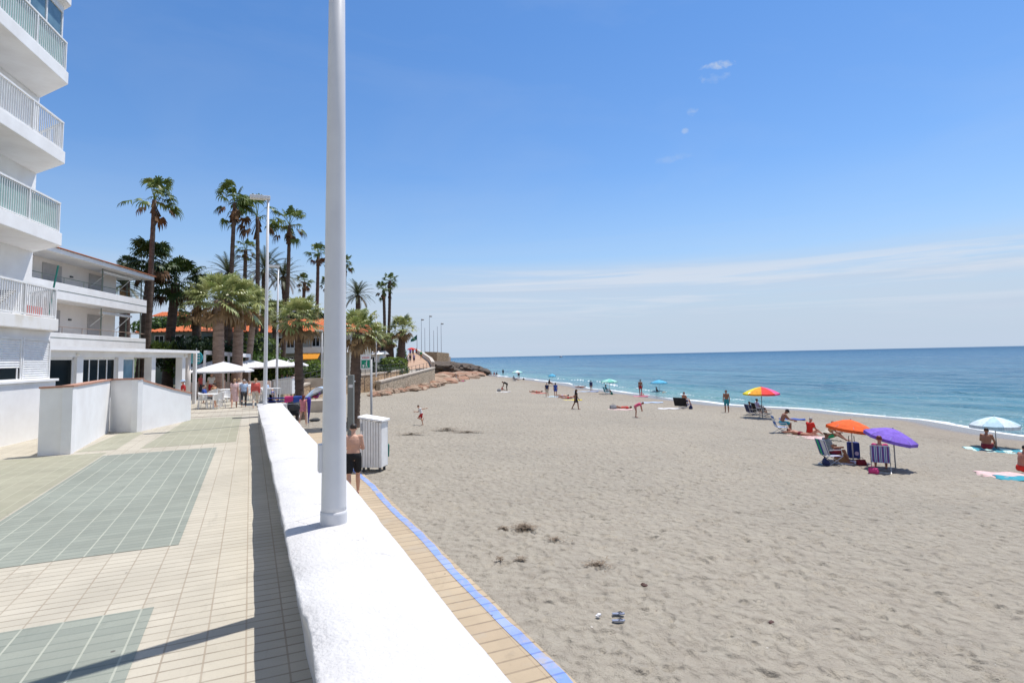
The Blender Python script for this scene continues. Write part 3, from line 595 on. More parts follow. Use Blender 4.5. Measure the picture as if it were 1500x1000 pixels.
# ------------------------------------------------------------------ apartment tower
AZ1 = R(10.4)
tw = empty('apartment_tower', (-5.91, 24.07, 0), -AZ1, 'tall white apartment block with stacked railed balconies at the left edge', 'building')
YB = -18.0
b = MB(); b.prism([(-1.5, YB), (-1.5, 1.38), (-13, 1.38), (-13, YB)], 0, 22); b.build('wall', M_white, tw)
slabz = [(3.47, 3.87, 4.87), (6.36, 6.80, 7.82), (9.22, 9.64, 10.64), (12.05, 12.47, 13.5), (14.9, 15.3, 16.3), (17.8, 18.2, 19.2)]
poly = [(0, YB), (0, 0), (-1.5, 1.38), (-1.5 + 0.0, 1.385), (-1.51, YB)]
for i, (za, zb, zr) in enumerate(slabz):
    g = 0.06 if i == 0 else 0.0
    b = MB(); b.prism([(0, YB), (0, 0), (-1.495, 1.375), (-1.495, YB)], za, zb); s = b.build('balcony_slab', M_white if i else mat('stained white render', (0.76, 0.75, 0.72), (0.60, 0.54, 0.42), 1.1, rough=0.9, bmp=0.3, bscale=20, lo=0.5, hi=0.8), tw, bevel=0.015)
    # railing
    b = MB(); off = -0.07
    y = YB
    while y < -0.12:
        b.box(off - 0.012, off + 0.012, y - 0.012, y + 0.012, zb + 0.06, zr - 0.03); y += 0.115
    y = YB
    while y < 0: b.box(off - 0.03, off + 0.03, y - 0.03, y + 0.03, zb, zr - 0.03); y += 2.3
    b.box(off - 0.03, off + 0.03, -0.13, -0.07, zb, zr - 0.03)
    b.box(off - 0.035, off + 0.035, YB, -0.06, zr - 0.03, zr + 0.03); b.box(off - 0.02, off + 0.02, YB, -0.10, zb + 0.035, zb + 0.075)
    cA, cB = Vector((off, -0.1, 0)), Vector((-1.45, 1.2, 0)); L = (cB - cA).length
    for k in range(int(L / 0.115)):
        q = cA.lerp(cB, (k + 0.5) * 0.115 / L); b.box(q.x - 0.012, q.x + 0.012, q.y - 0.012, q.y + 0.012, zb + 0.06, zr - 0.03)
    b.beam((cA.x, cA.y, zr), (cB.x, cB.y, zr), 0.06, 0.06); b.beam((cA.x, cA.y, zb + 0.055), (cB.x, cB.y, zb + 0.055), 0.04, 0.04)
    b.build('railing', M_rail, s)
    if i in (1, 3):
        b = MB(); b.box(off - 0.05, off - 0.04, YB, -0.14, zb + 0.05, zr - 0.06); b.build('glass_screen', M_glassb, s)
    # doors behind
    for yy in (-3.2, -7.5, -12):
        f = MB(); f.box(-1.50, -1.45, yy - 1.0, yy + 1.0, zb, zb + 2.1); fr = f.build('door_frame', M_rail, tw)
        for k in (-0.94, 0.03): 
            g_ = MB(); g_.box(-1.45, -1.44, yy + k, yy + k + 0.91, zb + 0.08, zb + 2.02); g_.build('pane', M_glassd, fr)
# glazed gallery on the fourth slab
zb = 12.47
f = MB()
for y in np.arange(-10, 0.05, 1.0): f.box(-0.32, -0.24, y - 0.04, y + 0.04, zb, 14.9)
f.box(-0.33, -0.23, -10, 0.02, 14.62, 14.9); f.box(-0.33, -0.23, -10, 0.02, zb, zb + 0.1); f.box(-0.33, -0.23, -10, 0.02, 13.5, 13.58)
f.beam((-0.28, 0, zb + 2.30), (-1.45, 1.1, zb + 2.30), 0.08, 0.25); f.beam((-0.28, 0, zb + 0.05), (-1.45, 1.1, zb + 0.05), 0.08, 0.1)
gf = f.build('window_frame', M_rail, tw)
f = MB(); f.box(-0.29, -0.27, -10, 0, zb + 0.1, 14.62); f.build('pane', M_glassw, gf)
# ground floor: shutters over a projecting white base wall
gx = -0.36
b = MB(); b.prism([(-0.20, YB), (-0.20, 0.42), (-1.5, 1.30), (-1.49, YB)], -0.1, 1.80); b.build('plinth_wall', M_white, tw, bevel=0.02)
b = MB(); b.box(-0.60, -0.13, YB, 0.48, 1.80, 1.88); b.build('ledge', M_white, tw, bevel=0.01)
b = MB(); b.box(-1.49, gx, YB, 0.30, 1.885, 3.465); b.build('bay_wall', M_white, tw)
def slat_box(x, y0, y1, z0, z1, parent, name='shutter'):
    b = MB(); n = int((z1 - z0) / 0.07)
    for k in range(n):
        zz = z0 + k * (z1 - z0) / n; h = (z1 - z0) / n
        b.add([(x, y0, zz), (x, y1, zz), (x + 0.028, y1, zz + h * 0.35), (x + 0.028, y0, zz + h * 0.35), (x, y1, zz + h), (x, y0, zz + h)], [(0, 1, 2, 3), (3, 2, 4, 5)])
    return b.build(name, M_rail, parent)
f = MB(); y_ = [-0.10, -1.98, -4.1]
for a, bb in ((-1.30, 0.20), (-3.4, -1.46), (-6.2, -4.2)):
    f.box(gx, gx + 0.05, a - 0.06, a, 1.88, 3.20); f.box(gx, gx + 0.05, bb, bb + 0.06, 1.88, 3.20); f.box(gx, gx + 0.05, a, bb, 3.14, 3.2); f.box(gx, gx + 0.05, a, bb, 1.88, 1.93)
fr = f.build('window', M_rail, tw)
slat_box(gx + 0.005, -1.30, 0.20, 1.93, 3.14, fr); slat_box(gx + 0.005, -3.4, -1.46, 2.26, 3.14, fr); slat_box(gx + 0.005, -6.2, -4.2, 1.93, 3.14, fr)
g_ = MB(); g_.box(gx + 0.004, gx + 0.012, -3.4, -1.46, 1.93, 2.26); g_.build('pane', M_glassd, fr)
f = MB(); f.box(gx + 0.004, gx + 0.03, -1.62, -1.56, 1.93, 2.26); f.build('mullion', M_rail, fr)
# deckchair and towel on the first balcony, parasol pole
e = empty('deck_chair', tw.matrix_world @ Vector((0, 0, 0)), 0)
Mt = Matrix.Translation((-5.91, 24.07, 0)) @ Matrix.Rotation(-AZ1, 4, 'Z')
q = Mt @ Vector((-0.7, -2.2, 3.87)); e.location = q; e.rotation_euler = (0, 0, -AZ1)
tag(e, 'folding deck chair with dark striped cloth behind the lowest balcony railing', 'deck chair')
b = MB(); b.tube([(-0.3, -0.5, 0.1), (-0.3, 0.6, 0.8)], 0.015, 6); b.tube([(0.3, -0.5, 0.1), (0.3, 0.6, 0.8)], 0.015, 6); b.tube([(-0.3, 0.4, 0), (-0.3, -0.2, 0.55)], 0.015, 6); b.tube([(0.3, 0.4, 0), (0.3, -0.2, 0.55)], 0.015, 6); b.build('frame', M_alu, e)
b = MB(); b.beam((0, -0.45, 0.16), (0, 0.58, 0.79), 0.56, 0.02); b.build('sling', stripes('dark check cloth', [(0.05, 0.05, 0.06), (0.6, 0.6, 0.6)], 0.06, 1), e)
q = Mt @ Vector((-0.25, -1.0, 3.87))
b = MB(); b.box(-0.04, 0.04, -0.5, 0.4, 0.05, 0.35); tag(b.build('towel', C['coral'], loc=q, rotz=-AZ1), 'coral red towel lying behind the lowest balcony railing', 'towel')
q = Mt @ Vector((-0.1, -0.3, 4.0))
b = MB(); b.tube([(0, -0.15, 0), (0, 0.35, 1.7)], 0.03, 6); tag(b.build('parasol_pole', C['darkgreen'], loc=q, rotz=-AZ1), 'dark folded parasol leaning out of the lowest balcony corner', 'parasol')
# low white block at tower foot
q = at(-2, 640, 0)
b = MB(); b.box(-0.5, 0.45, -0.5, 0.5, 0, 0.42); b.box(-0.55, 0.5, -0.55, 0.55, 0.42, 0.5); o = b.build('bench', M_white, loc=(q.x, q.y, 0), rotz=-AZ1, bevel=0.02); tag(o, 'low white masonry bench at the foot of the apartment block', 'bench')

# ------------------------------------------------------------------ terraced building
AZ2 = R(15.9)
Rp = atd(213, 512, 44)
tb = empty('terrace_building', (Rp.x, Rp.y, 0), -AZ2, 'low white apartment building with two long terraces and tiled roof edge', 'building')
LY = -22.0
b = MB(); b.prism([(-1.4, LY), (-1.4, -1.6), (-12, -1.6), (-12, LY)], 0, 8.75); b.build('wall', M_cream, tb)
for i, (z0, z1) in enumerate(((3.42, 4.22), (6.16, 7.12))):
    b = MB(); b.box(-0.16, 0, LY, 0, z0, z1); b.box(-1.4, -0.16, -0.16, 0, z0, z1); b.box(-1.4, -0.16, LY, -0.16, z0, z0 + 0.18)
    b.prism([(-12, 0), (-1.4, 0), (-1.4, -1.6), (-12, -1.6)], z0, z0 + 0.18)
    s = b.build('terrace', M_white, tb, bevel=0.01)
    b = MB(); b.box(-0.001, 0.012, LY, 0, z0 + 0.50, z0 + 0.535); b.build('groove', M_greywall, s)
    b = MB(); b.tube([(-0.08, LY, z1 + 0.36), (-0.08, -0.1, z1 + 0.36)], 0.022, 6); b.tube([(-0.08, -0.1, z1 + 0.36), (-1.35, -0.1, z1 + 0.36)], 0.022, 6)
    for y in np.arange(LY, 0, 2.0): b.tube([(-0.08, y - 0.1, z1), (-0.08, y - 0.1, z1 + 0.36)], 0.018, 6)
    b.build('handrail', M_greywall if i else M_trunk2, s)
    for y in (-4.2, -6.6):
        pass
    f = MB(); f.box(-1.4, -1.35, -5.1, -3.4, z0 + 0.18, z0 + 2.3); d = f.build('door', mat('faded shutter', (0.44, 0.41, 0.39), (0.38, 0.35, 0.33), 3), tb)
    f = MB(); f.box(-1.4, -1.35, -9.9, -8.1, z0 + 0.18, z0 + 2.3); f.build('door', MATS['faded shutter'], tb)
    b = MB(); b.tube([(-0.3, -5.6, z0 + 0.2), (-0.3, -5.6, z0 + 2.65)], 0.04, 6); b.build('downpipe', M_greywall, tb)
    # folded awning with arms
    aw = MB(); aw.box(-0.55, -0.30, -5.4, -1.5, z0 + 2.30, z0 + 2.44); aa = aw.build('awning', M_rail, tb)
    for ya, zq in ((-4.9, 1.5), (-1.7, 1.4)): aw = MB(); aw.tube([(-0.4, ya, z0 + 2.3), (-1.32, ya, z0 + zq)], 0.025, 6); aw.build('awning_arm', M_rail, aa)
    b = MB(); b.box(-1.4, -1.32, -7.2, -6.95, z0 + 1.75, z0 + 1.85); b.build('wall_lamp', M_dark, tb)
for x, y in ((-1.3, -0.25), (-0.3, -0.25)):
    b = MB(); b.tube([(x, y, 0), (x, y, 8.8)], 0.05, 8); b.build('post', M_greywall, tb, smooth=True)
b = MB(); b.prism([(0.35, LY), (0.35, 0.3), (-13, 0.3), (-13, LY)], 8.72, 8.98); b.build('eaves', M_white, tb)
b = MB(); b.add([(0.45, LY, 8.985), (0.45, 0.4, 8.985), (-13, 0.4, 8.985), (-13, LY, 8.985), (-6, LY, 10.0), (-6, -3, 10.0), (0.45, LY, 9.04), (0.45, 0.4, 9.04)], [(0, 1, 7, 6), (6, 7, 5, 4), (7, 1, 2, 5), (4, 5, 2, 3)]); b.build('roof', M_terra, tb)
# ------------------------------------------------------------------ restaurant front
Q = at(271, 594, 0)
rs = empty('restaurant', (Q.x, Q.y, 0), -AZ2, 'white single storey restaurant front with dark glazing and flat canopy roof', 'building')
b = MB(); b.prism([(0.25, -16), (0.25, 1.2), (-5, 1.2), (-5, -16)], 2.86, 3.0); b.prism([(0.0, -15.9), (0.0, 0.2), (-4.9, 0.2), (-4.9, -15.9)], 2.62, 2.86); b.build('canopy_roof', M_white, rs)
for y in (0.0, -3.55, -6.6, -9.6):
    b = MB(); b.box(-0.36, -0.02, y - 0.42, y, 0, 2.62); b.build('pillar', M_white, rs, bevel=0.01)
b = MB(); b.box(-0.30, -0.06, -15.9, 0, 0.0, 0.85); b.build('sill_wall', M_white, rs)
def glz(y0, y1, mt, n, frame=M_rail):
    f = MB(); f.box(-0.22, -0.14, y0, y0 + 0.07, 0.85, 2.62); f.box(-0.22, -0.14, y1 - 0.07, y1, 0.85, 2.62); f.box(-0.22, -0.14, y0, y1, 2.52, 2.62); f.box(-0.22, -0.14, y0, y1, 0.85, 0.93)
    for k in range(1, n): yy = y0 + (y1 - y0) * k / n; f.box(-0.21, -0.15, yy - 0.03, yy + 0.03, 0.93, 2.52)
    w = f.build('window', frame, rs); g = MB(); g.box(-0.19, -0.17, y0 + 0.05, y1 - 0.05, 0.9, 2.55); g.build('pane', mt, w)
glz(-9.6 + 0.01, -7.03, M_glassd, 4); glz(-6.59, -5.4, M_glassw, 1); glz(-13.5, -10.03, M_glassd, 2)
# open bay with dark interior
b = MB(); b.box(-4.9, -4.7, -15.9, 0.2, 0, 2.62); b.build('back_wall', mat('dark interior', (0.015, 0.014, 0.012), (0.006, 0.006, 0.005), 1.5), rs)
b = MB(); b.tube([(-0.2, 0.75, 0), (-0.2, 0.75, 2.86)], 0.17, 16); b.build('column', M_greywall if False else M_cream, rs, smooth=True)
b = MB(); b.box(-0.12, 0.05, 1.25, 1.42, 0, 2.95); b.build('post', M_white, rs)
for y in (-10.1, -3.75 + 3.5):
    b = MB(); b.ell((0.05, y, 2.72), 0.07, 0.07, 0.05); b.build('wall_lamp', mat('lamp glass', (0.8, 0.78, 0.7), None, 3, rough=0.3), rs, smooth=True)
# tables inside
for k, y in enumerate((-1.2, -2.6)):
    pass
# teal fish sign
q = atd(287, 524, 36.5)
e = empty('hanging_sign', q, R(-24), 'small round teal sign with white fish shapes beside the restaurant canopy', 'sign')
b = MB(); b.tube([(0, -0.03, 0), (0, 0.03, 0)], 0.42, 24); b.build('panel', cl('signteal', (0.06, 0.42, 0.48)), e)
for zz in (0.16, -0.02, -0.2):
    b = MB(); b.ell((0, -0.04, zz), 0.18, 0.015, 0.05); b.add([(0.15, -0.045, zz), (0.27, -0.045, zz + 0.06), (0.27, -0.045, zz - 0.06)], [(0, 1, 2)]); b.build('fish_mark', C['white'], e)
b = MB(); b.tube([(0, 0.04, -2.2), (0, 0.04, 0.6)], 0.03, 6); b.build('bracket', M_grey, e)
# pergola behind the parasols
q = atd(300, 516, 41); q2 = atd(366, 521, 47)
e = empty('pergola', (q.x, q.y, 0), 0, 'white timber pergola beam behind the patio parasols', 'pergola')
d = Vector((q2.x - q.x, q2.y - q.y, 0)); b = MB(); b.beam((0, 0, q.z), (d.x, d.y, q2.z), 0.15, 0.28); b.build('beam', M_white, e)
for k in (0.0, 0.5, 1.0):
    b = MB(); b.box(d.x * k - 0.08, d.x * k + 0.08, d.y * k - 0.08, d.y * k + 0.08, 0, q.z - 0.14); b.build('post', M_white, e)

# ------------------------------------------------------------------ hinterland
b = MB(); b.prism([(-300, -60), (-9.2, -60), (-9.2, 46.5), (2, 44.5), (5, 60), (12, 70), (22, 100), (30, 160), (20, 300), (-300, 300)], -0.6, -0.03); o = b.build('ground', mat('dry garden ground', (0.16, 0.14, 0.09), (0.08, 0.09, 0.05), 0.4, rough=0.95)); o['kind'] = 'structure'
hx, hy = np.meshgrid(np.linspace(-160, 12, 50), np.linspace(85, 300, 50)); hz = -0.5 + 9.5 * np.clip((hy - 95) / 60, 0, 1) ** 1.1 * np.clip((12 - hx) / 45, 0, 1) * np.clip((hx + 75) / 30, 0, 1) + 2.0 * vnoise(hx * 0.06, hy * 0.06, 3)
o = grid_mesh('hill', hx, hy, hz, None, mat('hill scrub', (0.09, 0.12, 0.04), (0.045, 0.06, 0.025), 0.25, rough=0.95)); o['kind'] = 'structure'

def house(pxl, pxr, ytop_roof, y_eave, y_base, d, name, label, wallm, roofm, windows=(), dep=9.0, extras=None, hip=False, zbase=None):
    A = atd(pxl, y_eave, d); B = atd(pxr, y_eave, d); base = atd((pxl + pxr) / 2, y_base, d).z if zbase is None else zbase; rt = atd((pxl + pxr) / 2, ytop_roof, d).z
    ze = (A.z + B.z) / 2; L = (Vector((B.x - A.x, B.y - A.y, 0))).length; ang = math.atan2(B.y - A.y, B.x - A.x)
    e = empty(name, (A.x, A.y, base), ang, label, 'building')
    H = ze - base; b = MB(); b.box(0, L, 0, dep, 0, H); b.build('wall', wallm, e)
    rh = rt - base; i = dep * 0.4 if hip else 0.0; b = MB()
    V = [(-0.4, -0.5, H + 0.004), (L + 0.4, -0.5, H + 0.004), (L + 0.4, dep + 0.5, H + 0.004), (-0.4, dep + 0.5, H + 0.004), (-0.4 + i, dep / 2, rh), (L + 0.4 - i, dep / 2, rh)]
    Fc = [(0, 3, 2, 1), (0, 1, 5, 4), (2, 3, 4, 5), (1, 2, 5), (3, 0, 4)]
    b.add(V, Fc)
    # tile ridges
    n = int(L / 0.45)
    for k in range(n):
        x = -0.2 + (L + 0.4) * k / n; fr = min(1, min(x + 0.4, L + 0.4 - x) / i) if i else 1
        b.tube([(x, -0.52, H + 0.03), (x, -0.52 + (dep / 2 + 0.5) * fr, H + 0.03 + (rh - H) * fr)], 0.09, 4, cap=False)
    b.build('roof', roofm, e)
    for (x0, x1, y0, y1) in windows:
        u0 = (x0 - pxl) / (pxr - pxl) * L; u1 = (x1 - pxl) / (pxr - pxl) * L; k = d / F
        yh = lambda x: y_eave
        z1 = H - (y0 - y_eave) * k; z0 = H - (y1 - y_eave) * k
        f = MB(); f.box(u0 - 0.07, u1 + 0.07, -0.05, 0.02, z0 - 0.07, z1 + 0.07); w = f.build('window', M_rail, e)
        g = MB(); g.box(u0, (u0 + u1) / 2 - 0.03, -0.06, -0.045, z0, z1); g.box((u0 + u1) / 2 + 0.03, u1, -0.06, -0.045, z0, z1); g.build('pane', M_glassd, w)
    return e, L, H, d / F
house(205, 296, 474, 486, 530, 66, 'bungalow', 'long low bungalow with orange tiled roof behind the dark shrubs', M_greywall, M_orange_roof, [(228, 240, 492, 506), (258, 270, 492, 506)], hip=True, zbase=-0.1)
house(292, 402, 474.5, 486, 530, 70, 'bungalow', 'low grey green bungalow with bright orange roof behind the palm trunks', M_greywall, M_orange_roof, [(332, 341, 493, 507), (372, 386, 493, 507)], zbase=-0.1)
e, L, H, k = house(398, 512, 463, 486, 540, 60, 'terrace_house', 'two storey pale house with dark windows and orange awning beyond the parasols', mat('pale beige render', (0.42, 0.40, 0.34), (0.34, 0.33, 0.28), 0.7), M_orange_roof,
      [(407, 419, 494, 508), (421, 431, 494, 508), (458, 468, 495, 507), (482, 494, 495, 507), (410, 430, 523, 534)], zbase=-0.1)
b = MB(); z = H - (509 - 486) * k; b.box(0.0, L, -0.9, -0.001, z - 8 * k, z + 0.05); b.build('balcony', M_white, e)
b = MB(); x0 = (447 - 398) / 114 * L; x1 = (474 - 398) / 114 * L; z = H - (517 - 486) * k
b.add([(x0, -0.92, z), (x1, -0.92, z), (x1, -1.8, z - 8.5 * k), (x0, -1.8, z - 8.5 * k), (x0, -1.8, z - 10 * k), (x1, -1.8, z - 10 * k)], [(0, 1, 2, 3), (3, 2, 5, 4)]); b.build('awning', cl('awningorange', (0.75, 0.30, 0.02)), e)
house(226, 256, 455, 463, 478, 125, 'hillside_house', 'far white house with orange roof glimpsed between the dark palms', M_white, M_orange_roof, [(232, 236, 467, 471), (243, 248, 467, 471)], dep=7)
house(270, 312, 462, 470, 484, 118, 'hillside_house', 'far pale pink house with orange roof left of the bushy palms', M_cream, M_orange_roof, [(280, 286, 473, 478)], dep=7)
house(384, 420, 445, 452, 470, 120, 'hillside_house', 'far cream house behind the date palms and lamp posts', M_cream, M_terra, [(392, 397, 456, 461), (405, 410, 456, 461)], dep=7)
house(538, 556, 514, 519, 545, 78, 'garden_pavilion', 'small white building half hidden by the hedge on the terrace', M_white, M_white, [(543, 548, 523, 530)], dep=4, zbase=0.3)

# ------------------------------------------------------------------ far terrace, ramp, headland
edge = [(1.0, 24.3, 0.0), (1.6, 44.0, 0.0)] 
def wp(x, y, d): p = atd(x, y, d); return (p.x, p.y, p.z)
edge += [wp(476, 556, 55), wp(551, 548, 66), wp(600, 541.5, 80), wp(637, 537, 89), wp(633, 530, 103), wp(622, 522, 124), wp(612, 515.5, 150)]
left = [(-9.2, 24.3, 0), (-9.2, 46, 0), wp(420, 566, 58), wp(500, 556, 69), wp(556, 548, 80), wp(585, 541, 90), wp(590, 533, 104), wp(596, 524, 125), wp(599, 516.5, 150)]
b = MB(); V = []
for a, c in zip(left, edge): V += [(a[0], a[1], a[2] + 0.006), (c[0], c[1], c[2] + 0.006)]
b.add(V, [(2 * i, 2 * i + 1, 2 * i + 3, 2 * i + 2) for i in range(1, len(edge) - 1)])
o = b.build('upper_promenade', M_porange); o['kind'] = 'structure'
def ret_wall(name, pts, zb, t, mt, label, cope=None, rail=False, raise_=0.0, cat='wall'):
    e = empty(name, (pts[0][0], pts[0][1], 0), 0, label, cat); ox, oy = pts[0][:2]; b = MB(); c = MB(); r = MB()
    for (x0, y0, z0), (x1, y1, z1) in zip(pts[:-1], pts[1:]):
        d = Vector((x1 - x0, y1 - y0, 0)).normalized(); n = Vector((-d.y, d.x, 0)) * t
        A, B = Vector((x0 - ox, y0 - oy, 0)), Vector((x1 - ox, y1 - oy, 0)); q = [A, B, B + n, A + n]; zt = [z0 + raise_, z1 + raise_, z1 + raise_, z0 + raise_]
        Fc = [(3, 2, 1, 0), (4, 5, 6, 7), (0, 1, 5, 4), (1, 2, 6, 5), (2, 3, 7, 6), (3, 0, 4, 7)]
        b.add([(v.x, v.y, zb) for v in q] + [(v.x, v.y, z) for v, z in zip(q, zt)], Fc)
        if cope:
            g = n.normalized() * 0.06; q2 = [A - g, B - g, B + n + g, A + n + g]
            c.add([(v.x, v.y, z + 0.003) for v, z in zip(q2, zt)] + [(v.x, v.y, z + 0.16) for v, z in zip(q2, zt)], Fc)
        if rail:
            L = (B - A).length; k = max(1, int(L / 1.9))
            for j in range(k + 1):
                P = A.lerp(B, j / k) + n * 0.5; z = zt[0] + (zt[1] - zt[0]) * j / k; r.tube([(P.x, P.y, z + 0.1), (P.x, P.y, z + 0.95)], 0.03, 5)
            for hh in (0.95, 0.5):
                r.tube([(A + n * 0.5) + Vector((0, 0, zt[0] + hh)), (B + n * 0.5) + Vector((0, 0, zt[1] + hh))], 0.02, 5)
    b.build('wall', mt, e)
    if cope: c.build('coping', cope, e)
    if rail: r.build('railing', M_dark, e)
    return e
M_palecope = mat('pale stone coping', (0.60, 0.53, 0.44), (0.50, 0.43, 0.35), 1.5)
ret_wall('terrace_wall', [edge[1]] + edge[2:5], -2, 0.5, M_stone, 'upper rubble stone terrace wall with dark railing above the ramp', M_palecope, rail=True)
ret_wall('terrace_wall', [(1.15, 24.5, 0.0), (1.55, 44, 0.0)], -2, 0.4, M_white, 'white retaining wall of the promenade beyond the sea wall', None)
rp = [wp(557, 560, 62), wp(600, 549, 72), wp(637, 539, 86)]
ret_wall('ramp_parapet', rp, -2.5, 0.5, M_stone2, 'lower stone ramp wall with pale coping and dark railing above the boulders', M_palecope, rail=True)
b = MB(); V = []
for a, c in zip([edge[3], edge[4], edge[5]], rp): V += [(a[0], a[1], c[2] - 0.1), (c[0], c[1], c[2] - 0.1)]
b.add(V, [(0, 1, 3, 2), (2, 3, 5, 4)]); b.build('ramp', M_palecope)['kind'] = 'structure'
ret_wall('parapet', edge[5:], -2.0, 0.5, M_palecope, 'curved tan parapet climbing beside the orange promenade to the headland', None, raise_=0.75)
# headland platform with stone wall
hp = [wp(617, 517, 160), wp(622, 516.5, 148), wp(640, 517, 146), wp(657, 518, 150), wp(660, 519, 175)]
ret_wall('headland_wall', [wp(622, 515, 146), wp(640, 515.5, 145), wp(657, 517, 150), wp(658, 518, 172)], -2, 0.6, M_stone, 'stone block wall crowning the headland below the tall masts', None)
b = MB(); b.prism([(p[0], p[1]) for p in hp], -2.5, 2.6); b.build('headland', M_rock)['kind'] = 'structure'
for i, (px, yt) in enumerate(((617.5, 468), (622.5, 480), (629.5, 463), (635.5, 484), (641, 478), (646.5, 474))):
    q = atd(px, 517, 152 + 3 * (i % 3)); e = empty('mast', (q.x, q.y, 2.6), 0, ['leftmost thin pale mast on the headland', 'short second mast from the left on the headland', 'tallest mast with a lamp on the headland', 'shortest dark mast standing right of the tallest one', 'fifth mast from the left on the headland', 'rightmost mast with a lamp on the headland'][i], 'lamp mast', 'tall thin masts on the headland')
    top = atd(px, yt, 152 + 3 * (i % 3)).z - 2.6
    b = MB(); b.tube([(0, 0, 0), (0, 0, top)], [0.09, 0.05], 6); b.build('pole', mat('pale grey mast', (0.5, 0.52, 0.55), None, 3), e)
    if i in (0, 2, 5): b = MB(); b.ell((0.35, 0, top), 0.45, 0.3, 0.25); b.tube([(0, 0, top), (0.4, 0, top)], 0.06, 5); b.build('lamp_head', M_grey, e)
q = atd(611, 517, 140); e = empty('flag', (q.x, q.y, 2.3), R(-24), 'dark flag on a thin pole beside the upper promenade', 'flag')
b = MB(); b.tube([(0, 0, 0), (0, 0, atd(611, 490, 140).z - 2.3)], 0.06, 6); b.build('pole', M_grey, e)
zt = atd(611, 490, 140).z - 2.3
b = MB(); b.add([(0, 0, zt), (0, 0, zt - 1.2), (-0.9, 0.1, zt - 1.6), (-0.8, -0.1, zt - 0.7), (-1.6, 0.15, zt - 1.7), (-1.5, 0, zt - 1.1)], [(0, 1, 2, 3), (3, 2, 4, 5)]); b.build('flag_cloth', C['darkgreen'], e)

# rocks
def rock_mesh(seed, sub=3, rough_=0.28):
    import bmesh
    bm = bmesh.new(); bmesh.ops.create_icosphere(bm, subdivisions=sub, radius=1)
    rs_ = np.random.default_rng(seed); pl = [(Vector(rs_.normal(size=3)).normalized(), rs_.uniform(0.55, 0.9)) for _ in range(9)]
    for v in bm.verts:
        p = v.co.copy(); d = p.normalized(); r = 1.0
        for n_, k in pl:
            c = d.dot(n_)
            if c > 0.05: r = min(r, k / c)
        nz = float(vnoise(np.array([d.x * 3 + seed]), np.array([d.y * 3 + d.z * 5.1]), seed)[0]) * rough_ + float(vnoise(np.array([d.x * 8 + seed]), np.array([d.y * 8 + d.z * 11.1]), seed)[0]) * rough_ * 0.4
        v.co = d * r * (1 + nz)
    me = bpy.data.meshes.new('rock'); bm.to_mesh(me); bm.free(); return me
RM = [rock_mesh(s, 3, 0.36) for s in range(8)]
RMC = {}
def rock_me(k, mt):
    if (k, mt.name) not in RMC:
        me = RM[k].copy(); me.materials.append(mt); RMC[(k, mt.name)] = me
    return RMC[(k, mt.name)]
def rock(loc, sc, mt, label, seed, group='boulders at the foot of the ramp wall', name='boulder'):
    me = rock_me(seed % 8, mt); o = bpy.data.objects.new(name, me); COL.objects.link(o)
    o.location = loc; o.scale = sc; o.rotation_euler = (0, 0, seed * 1.7); return tag(o, label, 'rock', group)
rr = random.Random(3)
DW = lambda px: float(np.interp(px, [545, 557, 600, 637, 665, 700], [59, 60.5, 69.5, 83, 108, 138]))
RL = ['tan boulder heaped at the foot of the ramp wall', 'reddish boulder heaped at the foot of the ramp wall', 'tan boulder piled between the end of the ramp wall and the point', 'reddish boulder piled between the end of the ramp wall and the point', 'dark boulder of the point below the headland wall']
n_ = 0
for i in range(62):      # along the wall foot
    px = 546 + 112 * (i / 61) + rr.uniform(-2, 2); d = DW(px) - rr.uniform(0.8, 4.0); q = atd(px, 560, d); z = float(sandz(q.x, q.y)); s_ = rr.uniform(0.28, 0.62) * (1 + 0.5 * (i > 30)); red = rr.random() < 0.35
    rock((q.x, q.y, z + s_ * 0.15), (s_ * rr.uniform(1, 1.7), s_, s_ * rr.uniform(0.5, 0.8)), M_rock2 if red else M_rock, RL[1] if red else RL[0], n_, 'reddish boulders at the foot of the ramp wall' if red else 'tan boulders at the foot of the ramp wall'); n_ += 1
for i in range(70):      # slope beyond the wall end
    px = rr.uniform(634, 700); t = rr.random(); yb = float(np.interp(px, [634, 665, 700], [561, 556, 549])); yt = float(np.interp(px, [634, 665, 700], [549, 549, 548])); py = yb + (yt - yb) * t; d = DW(px) + 16 * t
    q = atd(px, py, d); s_ = rr.uniform(0.9, 1.9) * d / 100; red = rr.random() < 0.4
    rock((q.x, q.y, q.z - s_ * 0.2), (s_ * rr.uniform(1.2, 2.2), s_ * 1.3, s_ * rr.uniform(0.45, 0.7)), M_rock2 if red else M_rock, RL[3] if red else RL[2], n_, 'reddish boulders of the point' if red else 'tan boulders of the point'); n_ += 1
for i in range(64):      # dark ledges of the point
    t = i / 63; px = 636 + 74 * t + rr.uniform(-3, 3); py = float(np.interp(px, [636, 650, 680, 700, 712], [535, 534.5, 535.5, 541, 544])) + rr.uniform(-2.5, 6.5) * (1 - t * 0.7); d = 138 + 14 * t + rr.uniform(-5, 5)
    q = atd(px, py, d); s_ = rr.uniform(1.5, 3.0) * (1 - 0.45 * t)
    rock((q.x, q.y, q.z - s_ * 0.3), (s_ * rr.uniform(1.3, 2.3), s_ * 1.5, s_ * rr.uniform(0.5, 0.8)), M_rockd, RL[4], n_, 'dark boulders of the point'); n_ += 1
